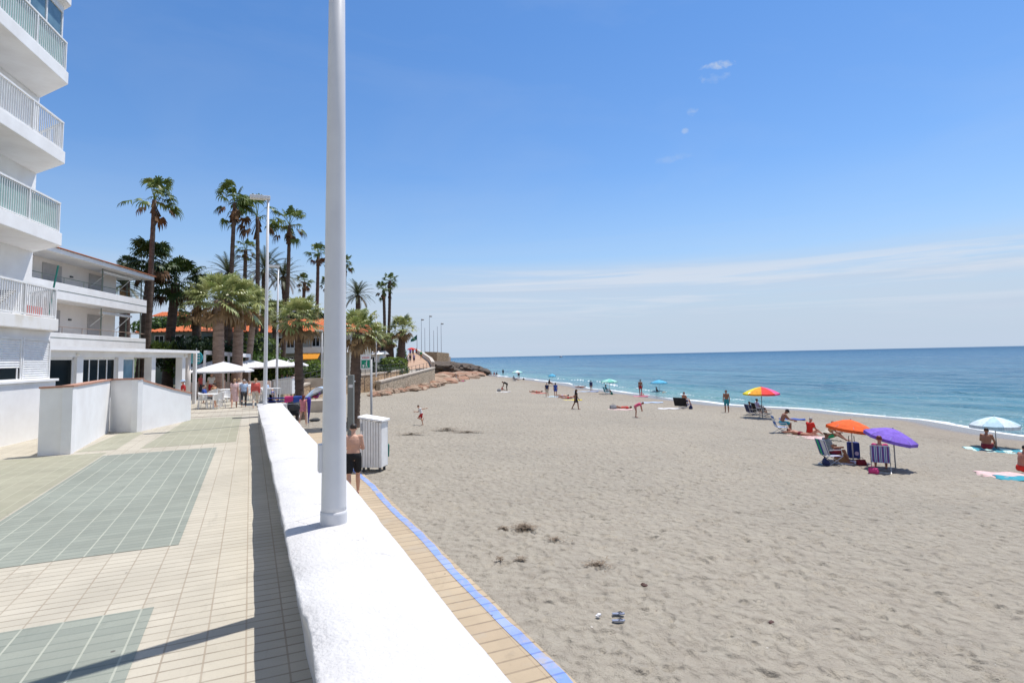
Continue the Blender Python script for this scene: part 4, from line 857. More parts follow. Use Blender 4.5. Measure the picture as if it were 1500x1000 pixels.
# rocky ground under the boulders
gx_, gy_ = [], []
P0 = [(540, 578, 57), (600, 572, 68), (637, 565, 82), (665, 559, 105), (700, 551, 136), (712, 550, 152)]
P1 = [(545, 566, 64), (600, 560, 78), (640, 549, 95), (668, 548, 125), (696, 547, 150), (712, 549, 160)]
b = MB(); V = []; n1_, n2_ = 60, 14
for a in range(n1_ + 1):
    u = a / n1_ * 5; k = min(int(u), 4); f = u - k
    A = atd(*[P0[k][c] * (1 - f) + P0[k + 1][c] * f for c in range(3)]); B = atd(*[P1[k][c] * (1 - f) + P1[k + 1][c] * f for c in range(3)]); A.z = float(sandz(A.x, A.y)) - 0.25
    for c in range(n2_ + 1):
        P = A.lerp(B, c / n2_); P.z += (0.9 * float(vnoise(np.array([P.x * 0.5]), np.array([P.y * 0.5]), 21)[0]) + 0.5 * float(vnoise(np.array([P.x * 1.3]), np.array([P.y * 1.3]), 22)[0])) * (0.2 if c == 0 else 1); V.append(P)
m_ = n2_ + 1
b.add(V, [(a * m_ + c, (a + 1) * m_ + c, (a + 1) * m_ + c + 1, a * m_ + c + 1) for a in range(n1_) for c in range(n2_)]); o = b.build('rocky_shore', M_rock, smooth=False); o['kind'] = 'structure'

# ------------------------------------------------------------------ palms
def fan_crown(seed, nf, pet, blade, spread=(-50, 80), dead=0.25, green=0, skirt=0, droop=0.35, nl=15):
    """green->mat slot 0, dead->slot 1"""
    g = random.Random(seed); b = MB()
    for i in range(nf):
        az = g.uniform(0, 2 * math.pi) if i > nf * 0.1 else 2 * math.pi * i / (nf * 0.1)
        u = (i + 0.5) / nf; elv = R(spread[0] + (spread[1] - spread[0]) * (u ** 0.85))
        isd = u < dead and g.random() < 0.9
        L = pet * g.uniform(0.75, 1.15) * (1 - 0.25 * (u > 0.85)); Bl = blade * g.uniform(0.8, 1.15)
        h = Vector((math.cos(az), math.sin(az), 0)); d = h * math.cos(elv) + Vector((0, 0, math.sin(elv)))
        side = Vector((-math.sin(az), math.cos(az), 0)); p0 = Vector((0, 0, g.uniform(-0.1, 0.25)))
        pm = p0 + d * L * 0.55; d2 = (d + Vector((0, 0, -droop * 0.5))).normalized(); pe = pm + d2 * L * 0.45
        mi = 1 if isd else 0
        b.add([p0 - side * 0.03, p0 + side * 0.03, pm + side * 0.025, pm - side * 0.025, pe + side * 0.018, pe - side * 0.018], [(0, 1, 2, 3), (3, 2, 4, 5)], mi)
        up = side.cross(d2).normalized() * -1
        tw_ = g.uniform(-0.5, 0.5); s2 = side * math.cos(tw_) + up * math.sin(tw_)
        for k in range(nl):
            th = R(-112 + 224 * (k + 0.5) / nl + g.uniform(-4, 4)); dl = (d2 * math.cos(th) + s2 * math.sin(th)).normalized(); ll = Bl * (1 - 0.30 * abs(th) / 2) * g.uniform(0.85, 1.08)
            wv_ = dl.cross(up).normalized() * (Bl * 1.05 / nl)
            q0 = pe; q1 = pe + dl * ll * 0.45 + up * 0.05 * Bl; dr = Vector((0, 0, -1)) * ll
            q2 = q1 + dl * ll * 0.33 + dr * droop * 0.30; q3 = q2 + dl * ll * 0.14 + dr * droop * 0.62
            if isd: q2 = q1 + dl * ll * 0.2 + dr * 0.22; q3 = q2 + dr * 0.34
            b.add([q0 - wv_ * 0.3, q0 + wv_ * 0.3, q1 + wv_, q1 - wv_, q2 + wv_ * 0.6, q2 - wv_ * 0.6, q3], [(0, 1, 2, 3), (3, 2, 4, 5), (5, 4, 6)], mi)
    for i in range(skirt):
        az = g.uniform(0, 2 * math.pi); h = Vector((math.cos(az), math.sin(az), 0)); side = Vector((-h.y, h.x, 0)); z = -g.uniform(0.0, 1.0) * pet * 0.8
        p0 = h * 0.15 + Vector((0, 0, z)); p1 = p0 + h * g.uniform(0.15, 0.45) + Vector((0, 0, -blade * g.uniform(0.5, 0.9))); w = side * g.uniform(0.08, 0.25)
        b.add([p0 - w * 0.4, p0 + w * 0.4, p1 + w, p1 - w], [(0, 1, 2, 3)], 1)
    return b
def feather_crown(seed, nf, L, lo=-35, hi=80, width=0.42, curve=0.9):
    g = random.Random(seed); b = MB()
    for i in range(nf):
        az = 2.399 * i + g.uniform(-0.2, 0.2); u = (i + 0.5) / nf; elv = R(lo + (hi - lo) * u); ll = L * g.uniform(0.85, 1.1)
        h = Vector((math.cos(az), math.sin(az), 0)); side = Vector((-h.y, h.x, 0)); p = Vector((0, 0, 0)); e_ = elv; n = 14; mi = 1 if u < 0.12 else 0
        for k in range(n):
            d = h * math.cos(e_) + Vector((0, 0, math.sin(e_))); q = p + d * ll / n; w = 0.035 * (1 - k / n) + 0.008
            b.add([p - side * w, p + side * w, q + side * w, q - side * w], [(0, 1, 2, 3)], mi)
            up = side.cross(d) * -1
            if k > 1:
                for s in (-1, 1):
                    for j in (0.0, 0.5):
                        a0 = p.lerp(q, j); le = width * ll * 0.33 * math.sin(math.pi * min(1, (k + j) / n * 0.86 + 0.12)) + 0.08
                        tip = a0 + (side * s * 0.75 + d * 0.6 + up * 0.25).normalized() * le + Vector((0, 0, -0.12 * le))
                        ww = d * ll / n * 0.20; b.add([a0 - ww, a0 + ww, tip], [(0, 1, 2)], mi)
            p = q; e_ -= curve * (1.0 / n) * (0.4 + 1.4 * k / n)
    return b
CROWN = {
 'tall1': fan_crown(1, 24, 1.5, 0.95, (-50, 86), 0.12, skirt=8, droop=0.55, nl=12).mesh('crown', [M_leaf, M_dead2]),
 'tall2': fan_crown(2, 28, 1.5, 0.92, (-60, 86), 0.18, skirt=18, droop=0.6, nl=12).mesh('crown', [M_leaf, M_dead2]),
 'tall3': fan_crown(3, 26, 1.45, 0.95, (-40, 82), 0.12, skirt=10, droop=0.6, nl=12).mesh('crown', [M_leaf, M_dead2]),
 'bush1': fan_crown(4, 62, 1.5, 1.15, (-52, 88), 0.18, skirt=16, droop=0.30, nl=16).mesh('crown', [M_leaf2, M_dead]),
 'bush2': fan_crown(5, 56, 1.5, 1.1, (-48, 88), 0.16, skirt=14, droop=0.30, nl=16).mesh('crown', [M_leaf2, M_dead]),
 'dark1': fan_crown(6, 60, 1.5, 1.15, (-45, 82), 0.10, skirt=10, droop=0.5, nl=16).mesh('crown', [mat('palm leaf deep green', (0.065, 0.105, 0.022), (0.024, 0.048, 0.010), 1.6, rough=0.5, trans=0.15), M_dead2]),
 'date1': feather_crown(7, 52, 3.0).mesh('crown', [M_leaf3, M_dead]),
 'date2': feather_crown(8, 44, 2.6).mesh('crown', [M_leaf3, M_dead]),
}
def palm(kind, cx, cy, d, rad_px, bx, by, label, rt=0.2, rb=None, tmat=None, rnd=0, zbase=None, cat='palm tree', base_flare=1.25, sc_z=1.0, group='palms behind the patio'):
    """crown centre pixel, trunk base pixel column, depth; rad_px half the crown's width"""
    top = atd(cx, cy, d); zb = (-0.1 if zbase is None else zbase); bs = atd(bx, by, d)
    e = empty('palm_tree', (bs.x, bs.y, zb), 0, label, cat, group)
    T = Vector((top.x - bs.x, top.y - bs.y, top.z - zb)); n = 14; g = random.Random(rnd + 100); b = MB(); pts = []; rad = []
    cv = Vector((g.uniform(-1, 1), g.uniform(-1, 1), 0)) * 0.012 * T.z
    rb = rb or rt * 1.25
    m_ = 46
    for i in range(m_ + 1):
        t = i / m_; P = T * t + cv * math.sin(t * math.pi); pts.append(P)
        r = rb + (rt - rb) * t; r *= 1 + (0.05 if i % 2 else -0.03) + (base_flare - 1) * math.exp(-t * 14); rad.append(r)
    pts[0] = pts[0] - Vector((0, 0, 0.3)); b.tube(pts, rad, 12); b.build('trunk', tmat or M_trunk, e, smooth=True)
    ref = {'tall1': 2.0, 'tall2': 2.0, 'tall3': 2.2, 'bush1': 2.45, 'bush2': 2.4, 'dark1': 2.5, 'date1': 2.5, 'date2': 2.2}[kind]
    s = rad_px * d / F / ref; o = bpy.data.objects.new('crown', CROWN[kind]); COL.objects.link(o); o.parent = e; o.location = T; o.rotation_euler = (T.x / T.z, 0, rnd * 1.3); o.scale = (s, s, s * sc_z)
    return e
palm('tall1', 226, 293, 45, 38, 214, 500, 'very tall slender fan palm standing alone against the sky above the terraces', 0.15, 0.27, rnd=1, base_flare=1.5)
palm('tall2', 344, 297, 50, 34, 338, 520, 'tall slender fan palm, left one of the trio behind the box headed lamp', 0.15, 0.23, rnd=2)
palm('tall1', 377, 318, 52, 38, 371, 520, 'tall fan palm directly behind the box headed lamp post', 0.15, 0.23, rnd=3)
palm('tall2', 424, 330, 55, 31, 411, 520, 'tall fan palm with hanging dead leaves right of the box headed lamp', 0.15, 0.23, rnd=4)
palm('tall2', 466, 372, 68, 20, 458, 520, 'slender leaning fan palm just left of the thick lamp post', 0.17, 0.25, rnd=5)
palm('tall1', 505, 388, 75, 17, 500, 520, 'fan palm mostly hidden behind the thick lamp post', 0.22, 0.3, rnd=6)
palm('tall2', 446, 413, 78, 15, 443, 520, 'small fan palm with brown skirt seen above the beach palm', 0.2, 0.28, rnd=7)
palm('tall1', 480, 416, 78, 13, 479, 520, 'little fan palm touching the left side of the thick lamp post', 0.2, 0.28, rnd=8)
palm('tall2', 360, 366, 70, 18, 358, 520, 'mid height fan palm between the two tallest palms', 0.2, 0.28, rnd=9)
palm('date1', 524, 432, 82, 24, 522, 520, 'feathery date palm right of the thick lamp post', 0.3, 0.4, rnd=10)
palm('date1', 388, 395, 62, 34, 383, 520, 'large feathery date palm behind the box headed lamp', 0.3, 0.4, rnd=11)
palm('date2', 415, 405, 64, 30, 428, 520, 'grey green date palm leaning behind the thin lamp post', 0.28, 0.35, rnd=12)
palm('date2', 334, 400, 60, 32, 331, 520, 'feathery date palm rising behind the bushy olive palms', 0.28, 0.35, rnd=13)
palm('date2', 292, 418, 62, 22, 292, 520, 'thin feathery date palm left of the bushy olive palms', 0.22, 0.3, rnd=14)
palm('tall3', 571, 411, 100, 15, 566, 500, 'taller of the twin fan palms right of the thick lamp post', 0.24, 0.28, rnd=15, zbase=1)
palm('tall2', 562, 425, 99, 15, 563, 500, 'lower of the twin fan palms right of the thick lamp post', 0.24, 0.28, rnd=16, zbase=1)
palm('bush1', 321, 440, 42, 50, 322, 530, 'bushy olive fan palm with thick pale trunk left of its pair', 0.34, 0.42, M_trunk2, rnd=17)
palm('bush2', 350, 446, 44, 46, 346, 530, 'bushy olive fan palm with thick pale trunk right of its pair', 0.33, 0.40, M_trunk2, rnd=18)
palm('bush2', 372, 452, 48, 36, 358, 530, 'slimmer bushy fan palm leaning behind the pair of thick trunks', 0.22, 0.28, M_trunk2, rnd=19)
palm('bush2', 285, 455, 56, 34, 288, 530, 'dark trunked fan palm just left of the bushy olive pair', 0.24, 0.3, rnd=20)
palm('bush1', 438, 470, 33.5, 42, 441, 590, 'bushy fan palm with thick dark trunk on the beach behind the white wall', 0.21, 0.26, M_trunk, rnd=21, zbase=-1.1, sc_z=1.05)
palm('bush1', 524, 487, 29, 42, 517, 610, 'bushy beach palm half hidden behind the thick lamp post', 0.25, 0.30, M_trunk, rnd=22, zbase=-1.1)
palm('bush2', 590, 483, 84, 24, 587, 520, 'bushy fan palm beside the upper promenade hedge', 0.5, 0.6, M_trunk, rnd=23, zbase=0.8)
palm('bush2', 553, 492, 80, 22, 556, 520, 'dense fan palm just left of the promenade hedge palm', 0.35, 0.42, M_trunk, rnd=24, zbase=0.5)
palm('bush1', 572, 500, 92, 14, 573, 530, 'smaller fan palm in the shade between two hedge palms', 0.4, 0.5, M_trunk, rnd=25, zbase=0.8)
palm('dark1', 222, 385, 47, 44, 206, 510, 'dark bushy fan palm with thick trunk at the end of the terraces', 0.33, 0.45, rnd=26)
palm('dark1', 258, 415, 50, 46, 246, 510, 'dark bushy fan palm right of the tall lone palm', 0.33, 0.42, rnd=27)
palm('date1', 180, 418, 62, 38, 178, 500, 'date palm seen through the open terrace ends', 0.3, 0.4, rnd=28)
palm('dark1', 186, 386, 70, 16, 186, 500, 'small dark palm crown peeping over the tiled roof end', 0.3, 0.4, rnd=29)
palm('bush2', 402, 462, 55, 26, 407, 530, 'olive fan palm behind the two slim lamp posts', 0.24, 0.3, rnd=30)

# ------------------------------------------------------------------ bushes
def bush(px, py, d, w, h, dp, mt, label, n=1500, leaf=0.16, spiky=False, cat='shrub', boxy=False, group=None, seed=0):
    q = atd(px, py, d); q.z -= h / 2; g = np.random.default_rng(seed + int(px)); b = MB()
    e = empty('shrub' if not boxy else 'hedge', q, -YAW, label, cat, group)
    if spiky:
        for i in range(n):
            az = g.uniform(0, 6.283); el_ = g.uniform(0.15, 1.4); c = Vector((g.uniform(-w / 2, w / 2) * 0.7, g.uniform(-dp / 2, dp / 2) * 0.7, 0)); L = h * g.uniform(0.6, 1.05)
            dd = Vector((math.cos(az) * math.cos(el_), math.sin(az) * math.cos(el_), math.sin(el_))); s = dd.cross(Vector((0, 0, 1))).normalized() * 0.05
            mdp = c + dd * L * 0.6; tip = c + dd * L + Vector((0, 0, -0.3 * L)); b.add([c - s, c + s, mdp + s, mdp - s, tip], [(0, 1, 2, 3), (3, 2, 4)])
    else:
        for i in range(n):
            v = g.normal(size=3); v /= np.linalg.norm(v); r = g.uniform(0.75, 1.0) ** 0.5
            if boxy: v = v / (np.abs(v).max() ** 0.75)
            lump = 1 + 0.22 * float(vnoise(np.array([v[0] * 2.5 + px]), np.array([v[1] * 2.5 + v[2] * 3]), 3)[0]) * 2 * (0.4 if boxy else 1)
            p = Vector((v[0] * w / 2 * r * lump, v[1] * dp / 2 * r * lump, h / 2 + v[2] * h / 2 * r * lump)); 
            if p.z < -0.05: continue
            a = Vector(g.normal(size=3)).normalized(); c = a.cross(Vector(g.normal(size=3))).normalized(); L = leaf * g.uniform(0.6, 1.3)
            b.add([p - a * L, p + c * L * 0.45, p + a * L, p - c * L * 0.45], [(0, 1, 2, 3)])
    b.build('foliage', mt, e)
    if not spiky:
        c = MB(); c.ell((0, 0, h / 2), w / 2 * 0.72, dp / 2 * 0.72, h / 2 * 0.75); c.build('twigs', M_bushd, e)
    return e
for i, a in enumerate((
 (283, 505, 48, 5.5, 2.2, 4, M_bushd, 'broad dark spiky shrub behind the restaurant canopy', 900, 0.2, True),
 (225, 502, 46, 3.0, 1.8, 3, M_leaf, 'green spiky shrub at the end of the lower terrace', 380, 0.2, True),
 (380, 512, 52, 3.5, 3.0, 3, M_leaf, 'dark leafy shrub between the palm trunks and box headed lamp', 700, 0.2, False),
 (300, 522, 50, 9, 3.4, 3, M_bushd, 'dark green shrub mass behind the patio parasols', 1500, 0.22, False),
 (345, 538, 50, 12, 3.0, 3, M_hedge, 'mid green hedge behind the patio tables', 1900, 0.2, False),
 (425, 548, 56, 7, 2.0, 2.5, M_hedge, 'hedge behind the white slatted enclosure', 1300, 0.18, False),
 (463, 545, 57, 4.2, 2.2, 2.5, M_hedge2, 'bright green hedge below the orange awning', 1000, 0.17, False),
 (540, 543, 70, 5.5, 2.0, 2.5, M_bushd, 'dark low shrub behind the green beach sign', 1000, 0.18, False),
 )):
    bush(*a[:8], n=a[8], leaf=a[9], spiky=a[10], seed=i)
bush(573, 544.5, 76, 4.6, 1.5, 2, M_hedge, 'clipped dark green hedge on the stone terrace', n=1500, leaf=0.13, boxy=True, cat='hedge', seed=20)
bush(568, 533, 79, 3.6, 1.9, 2.5, M_hedge2, 'bright rounded shrub behind the clipped hedge', n=1300, leaf=0.14, seed=21)
bush(584, 536, 79, 2.4, 2.2, 2, M_hedge2, 'yellow green shrub at the end of the clipped hedge', n=1000, leaf=0.14, seed=22)
bush(588, 522, 92, 1.6, 3.2, 1.8, M_hedge, 'tall dark shrub below the promenade palm', n=1000, leaf=0.16, seed=23)
bush(255, 478, 95, 14, 3.0, 4, M_hedge, 'dark tree mass between bungalow roof and palms', n=2600, leaf=0.28, seed=24)
bush(345, 478, 98, 18, 2.8, 4, M_hedge, 'green tree mass behind the orange roofed bungalows', n=3200, leaf=0.3, seed=25)
bush(440, 466, 98, 12, 2.0, 4, M_bushd, 'dark tree mass behind the house with the orange awning', n=2200, leaf=0.3, seed=26)
bush(548, 505, 110, 7, 6, 4, M_bushd, 'dark cypress like tree mass behind the hedge palms', n=1800, leaf=0.3, seed=27)

# ------------------------------------------------------------------ parasols, beach umbrellas
def canopy_mb(r, h, n=8, val=0.12, sag=0.06, cols=1, dome=0.12):
    b = MB(); ring = [0.0, 0.35, 0.7, 1.0]
    for k in range(n):
        a0, a1 = 2 * math.pi * k / n, 2 * math.pi * (k + 1) / n; seg = 4
        def pt(t, s):
            a = a0 + (a1 - a0) * s; chord = math.cos((a1 - a0) / 2) / math.cos(a - (a0 + a1) / 2)
            rr_ = r * t * chord * (1 - sag * math.sin(math.pi * s) * t); z = h * (1 - t) + dome * math.sin(math.pi * t) * h - sag * h * math.sin(math.pi * s) * t
            return (rr_ * math.cos(a), rr_ * math.sin(a), z)
        mi = k % cols
        for i in range(3):
            for j in range(seg):
                P = [pt(ring[i], j / seg), pt(ring[i + 1], j / seg), pt(ring[i + 1], (j + 1) / seg), pt(ring[i], (j + 1) / seg)]
                if i == 0: b.add([P[0], P[1], P[2]], [(0, 1, 2)], mi)
                else: b.add(P, [(0, 1, 2, 3)], mi)
        if val:
            for j in range(seg):
                A = pt(1, j / seg); B = pt(1, (j + 1) / seg); b.add([A, (A[0], A[1], A[2] - val), (B[0], B[1], B[2] - val), B], [(0, 1, 2, 3)], mi)
    return b
def umbrella(loc, r, h, ztop, mats, label, tilt=(0, 0), rotz=0, n=8, val=0.1, group='beach umbrellas', pole=M_alu, name='beach_umbrella', cat='umbrella', pr=0.02, dome=0.16):
    e = empty(name, loc, rotz, label, cat, group); mats = mats if isinstance(mats, list) else [mats]
    T = Matrix.Rotation(tilt[0], 3, 'X') @ Matrix.Rotation(tilt[1], 3, 'Y')
    top = Vector((0, 0, ztop)); hub = top - T @ Vector((0, 0, h * 1.0)); kn = Vector((0, 0, ztop * 0.72)) if tilt != (0, 0) else hub
    b = MB(); b.tube([(0, 0, -0.25), kn, top - T @ Vector((0, 0, 0.05))], pr, 8); b.build('pole', pole, e, smooth=True)
    b = canopy_mb(r, h, n, val, cols=len(mats), dome=dome); o = b.build('canopy', mats, e, smooth=False); o.location = hub; o.rotation_euler = T.to_euler()
    rb = MB()
    for k in range(n):
        a = 2 * math.pi * k / n; rb.tube([(0, 0, h * 0.97), (0.5 * r * math.cos(a), 0.5 * r * math.sin(a), h * 0.5 + dome * h * 0.92 - 0.01), (0.97 * r * math.cos(a), 0.97 * r * math.sin(a), 0.025)], 0.006, 4)
        rb.tube([(0, 0, h * 0.1), (0.5 * r * math.cos(a), 0.5 * r * math.sin(a), h * 0.5)], 0.005, 4)
    w = rb.build('ribs', M_alu, o)
    b = MB(); b.ell((0, 0, h + 0.01), 0.02, 0.02, 0.03); b.build('finial', pole, o)
    return e
# patio parasols (square)
PG = 'white square parasols over the restaurant patio'
for (px, d, ye, half, lb) in ((327, 38.5, 543, 1.62, 'front white square parasol nearest the walking women'), (317, 43.5, 538.5, 1.6, 'white square parasol at the left back beside the restaurant'), (366, 47, 537.5, 1.65, 'white square parasol behind the walking women'),
                         (384, 50, 537, 1.6, 'white square parasol directly behind the box headed lamp post'), (405, 48, 536, 1.6, 'white square parasol behind the thin lamp post'), (424, 52, 535, 1.5, 'rightmost white square parasol beside the beach palm trunk')):
    q = atd(px, ye, d); umbrella((q.x, q.y, 0), half * 1.414, 0.60, q.z + 0.60, C['white'], lb, rotz=R(45 - 10), n=4, val=0.10, group=PG, name='parasol', cat='parasol', pole=M_rail, pr=0.03, dome=0.05)
GBU = 'beach umbrellas'
def bumb(px, yb, ytop, rpx, mats, label, hfrac=0.33, **k):
    q = sand(px, yb); d = depth(q); top = (d / F) * (yb - ytop); r = rpx * d / F
    return umbrella(q, r, r * hfrac, top, mats, label, **k)
rb_cols = [cl('rb' + str(i), c) for i, c in enumerate([(0.03, 0.45, 0.65), (0.10, 0.62, 0.25), (0.85, 0.72, 0.05), (0.85, 0.38, 0.03), (0.80, 0.05, 0.04), (0.80, 0.10, 0.30), (0.35, 0.08, 0.55), (0.05, 0.15, 0.6)])]
bumb(1117, 612, 567, 25, rb_cols, 'rainbow coloured beach umbrella with red and yellow panels', rotz=R(44), pole=M_dark, hfrac=0.38)
bumb(1250, 676, 616, 31, C['orange'], 'plain bright orange beach umbrella', tilt=(R(6), R(5)), hfrac=0.38)
bumb(1312, 687, 629, 34, C['purple'], 'plain purple beach umbrella tilted to the right', tilt=(R(2), R(15)), rotz=-R(57), hfrac=0.38, pole=M_grey)
bumb(1460, 656, 611, 31, [C['paleblue'], cl('bluewhite', (0.68, 0.78, 0.84))], 'pale blue and white beach umbrella near the right edge', hfrac=0.38, val=0.14)
bumb(966, 577, 556.5, 12, C['sky'], 'bright sky blue beach umbrella near the waterline', hfrac=0.33)
bumb(893, 577, 555, 12.5, [C['mint'], cl('mint2', (0.20, 0.58, 0.48))], 'mint green beach umbrella beside the shallow water', hfrac=0.33)
bumb(809, 565, 547.5, 6.2, C['sky'], 'small blue umbrella above the seated bather near the water', hfrac=0.55)
bumb(758, 556, 542.5, 8.5, [C['mint'], C['white']], 'small pale mint umbrella farthest up the beach', hfrac=0.33)

# ------------------------------------------------------------------ people
PENDING = []
def rcone(b, p, r0, q, r1, n=10):
    p, q = Vector(p), Vector(q); d = q - p
    if d.length < 1e-5: return
    u = d.normalized()
    pts = [p - u * r0 * 0.95, p - u * r0 * 0.6, p, q, q + u * r1 * 0.6, q + u * r1 * 0.95]; b.tube(pts, [r0 * 0.3, r0 * 0.8, r0, r1, r1 * 0.8, r1 * 0.3], n)
def loft(b, secs, Rv, n=14):
    Rv = Vector(Rv); rings = []
    for i, (p, rx, ry) in enumerate(secs):
        p = Vector(p); a = Vector(secs[min(i + 1, len(secs) - 1)][0]) - Vector(secs[max(i - 1, 0)][0]); a.normalize(); r = (Rv - a * Rv.dot(a)).normalized(); f = a.cross(r)
        rings.append([p + r * math.cos(2 * math.pi * k / n) * rx + f * math.sin(2 * math.pi * k / n) * ry for k in range(n)])
    vs = [v for q in rings for v in q]; m = len(secs)
    b.add(vs, [(i * n + k, i * n + (k + 1) % n, (i + 1) * n + (k + 1) % n, (i + 1) * n + k) for i in range(m - 1) for k in range(n)] + [tuple(range(n - 1, -1, -1)), tuple((m - 1) * n + k for k in range(n))])
V3 = lambda *a: Vector(a).normalized()
POSE = dict(
 stand=dict(T=(0, 0.03, 1), H=(0, 0.1, 1), ua=((0.18, 0, -1), (0.18, 0, -1)), fa=((0.05, 0.12, -1), (0.05, 0.12, -1)), th=((0.06, 0.02, -1), (0.06, 0.02, -1)), sh=((0.02, -0.05, -1), (0.02, -0.05, -1))),
 hips=dict(T=(0, 0.02, 1), H=(0, 0.2, 1), ua=((0.5, -0.1, -1), (0.5, -0.1, -1)), fa=((-0.7, 0.5, -0.6), (-0.7, 0.5, -0.6)), th=((0.1, 0.1, -1), (0.14, -0.08, -1)), sh=((0.02, -0.05, -1), (0.1, -0.12, -1))),
 walk=dict(T=(0, 0.08, 1), H=(0, 0.15, 1), ua=((0.12, 0.35, -1), (0.12, -0.35, -1)), fa=((0.02, 0.6, -1), (0.05, -0.1, -1)), th=((0.04, -0.3, -1), (0.04, 0.38, -1)), sh=((0.0, -0.55, -1), (0.0, 0.08, -1))),
 front=dict(T=(0, 0.04, 1), H=(0, 0.35, 1), ua=((0.22, 0.05, -1), (0.22, 0.05, -1)), fa=((-0.35, 1, -0.1), (-0.35, 1, 0.0)), th=((0.05, -0.22, -1), (0.05, 0.25, -1)), sh=((0.0, -0.35, -1), (0.0, 0.05, -1))),
 run=dict(T=(0, 0.35, 1), H=(0, 0.6, 1), ua=((0.5, -1, -0.1), (0.15, 0.3, -1)), fa=((0.4, -1, 0.25), (-0.1, 1, 0.1)), th=((0.0, 0.75, -0.75), (0.0, -0.02, -1)), sh=((0.0, -1.0, -0.35), (0.0, -0.25, -1))),
 chair=dict(T=(0, -0.22, 1), H=(0, 0.15, 1), ua=((0.25, 0.35, -1), (0.25, 0.35, -1)), fa=((-0.05, 1, -0.15), (-0.05, 1, -0.15)), th=((0.14, 1, -0.02), (0.14, 1, -0.02)), sh=((0.02, 0.18, -1), (0.02, 0.05, -1))),
 chairfwd=dict(T=(0, 0.42, 1), H=(0, 0.7, 0.7), ua=((0.2, 0.8, -1), (0.2, 0.8, -1)), fa=((-0.2, 1, -0.3), (-0.2, 1, -0.3)), th=((0.14, 1, 0), (0.14, 1, 0)), sh=((0.02, 0.15, -1), (0.02, 0.0, -1))),
 low=dict(T=(0, -0.45, 1), H=(0, 0.1, 1), ua=((0.25, 0.3, -1), (0.25, 0.3, -1)), fa=((-0.05, 1, 0.0), (-0.05, 1, 0)), th=((0.14, 1, 0.3), (0.14, 1, 0.2)), sh=((0.02, 0.8, -0.75), (0.02, 1.0, -0.6))),
 bchair=dict(T=(0, -0.30, 1), H=(0, 0.15, 1), ua=((0.25, 0.35, -1), (0.25, 0.35, -1)), fa=((-0.05, 1, 0.0), (-0.05, 1, 0.0)), th=((0.14, 1, 0.12), (0.14, 1, 0.12)), sh=((0.02, 0.5, -1), (0.02, 0.35, -1))),
 ground=dict(T=(0, 0.20, 1), H=(0, 0.5, 1), ua=((0.3, 0.6, -1), (0.3, 0.3, -1)), fa=((-0.25, 1, -0.1), (-0.1, 1, -0.5)), th=((0.25, 1, 0.45), (0.25, 1, 0.3)), sh=((-0.05, 0.7, -0.7), (0.0, 0.8, -0.5))),
 lean=dict(T=(0, -0.55, 1), H=(0, 0.1, 1), ua=((0.3, -0.5, -1), (0.3, -0.5, -1)), fa=((0.1, -0.2, -1), (0.1, -0.2, -1)), th=((0.12, 1, 0.1), (0.12, 1, 0.5)), sh=((0.0, 1, -0.2), (0.0, 0.6, -0.8))),
 supine=dict(T=(0, -1, 0.03), H=(0, -1, 0.2), ua=((0.5, 0.9, 0), (0.5, 0.9, 0)), fa=((0.05, 1, 0.1), (0.05, 1, 0.1)), th=((0.12, 1, 0.35), (0.14, 1, 0.0)), sh=((0.03, 1, -0.4), (0.05, 1, 0.0))),
 prone=dict(T=(0, 1, 0.14), H=(0, 1, 0.5), ua=((0.5, 1, -0.1), (0.5, 1, -0.1)), fa=((-0.5, 0.8, -0.05), (-0.5, 0.8, -0.05)), th=((0.1, -1, -0.02), (0.12, -1, -0.02)), sh=((0.02, -1, 0.1), (0.02, -0.9, 0.4))),
 bend=dict(T=(0, 0.9, 0.45), H=(0, 0.9, 0.1), ua=((0.1, 0.25, -1), (0.1, 0.3, -1)), fa=((0, 0.2, -1), (0, 0.2, -1)), th=((0.06, 0.15, -1), (0.06, 0.25, -1)), sh=((0.0, -0.15, -1), (0.0, -0.1, -1))),
 kneel=dict(T=(0, 0.85, 0.55), H=(0, 1, 0.2), ua=((0.1, 0.3, -1), (0.1, 0.3, -1)), fa=((0, 0.5, -1), (0, 0.5, -1)), th=((0.1, 0.3, -1), (0.1, 0.3, -1)), sh=((0.05, -1, -0.05), (0.05, -1, -0.05))),
)
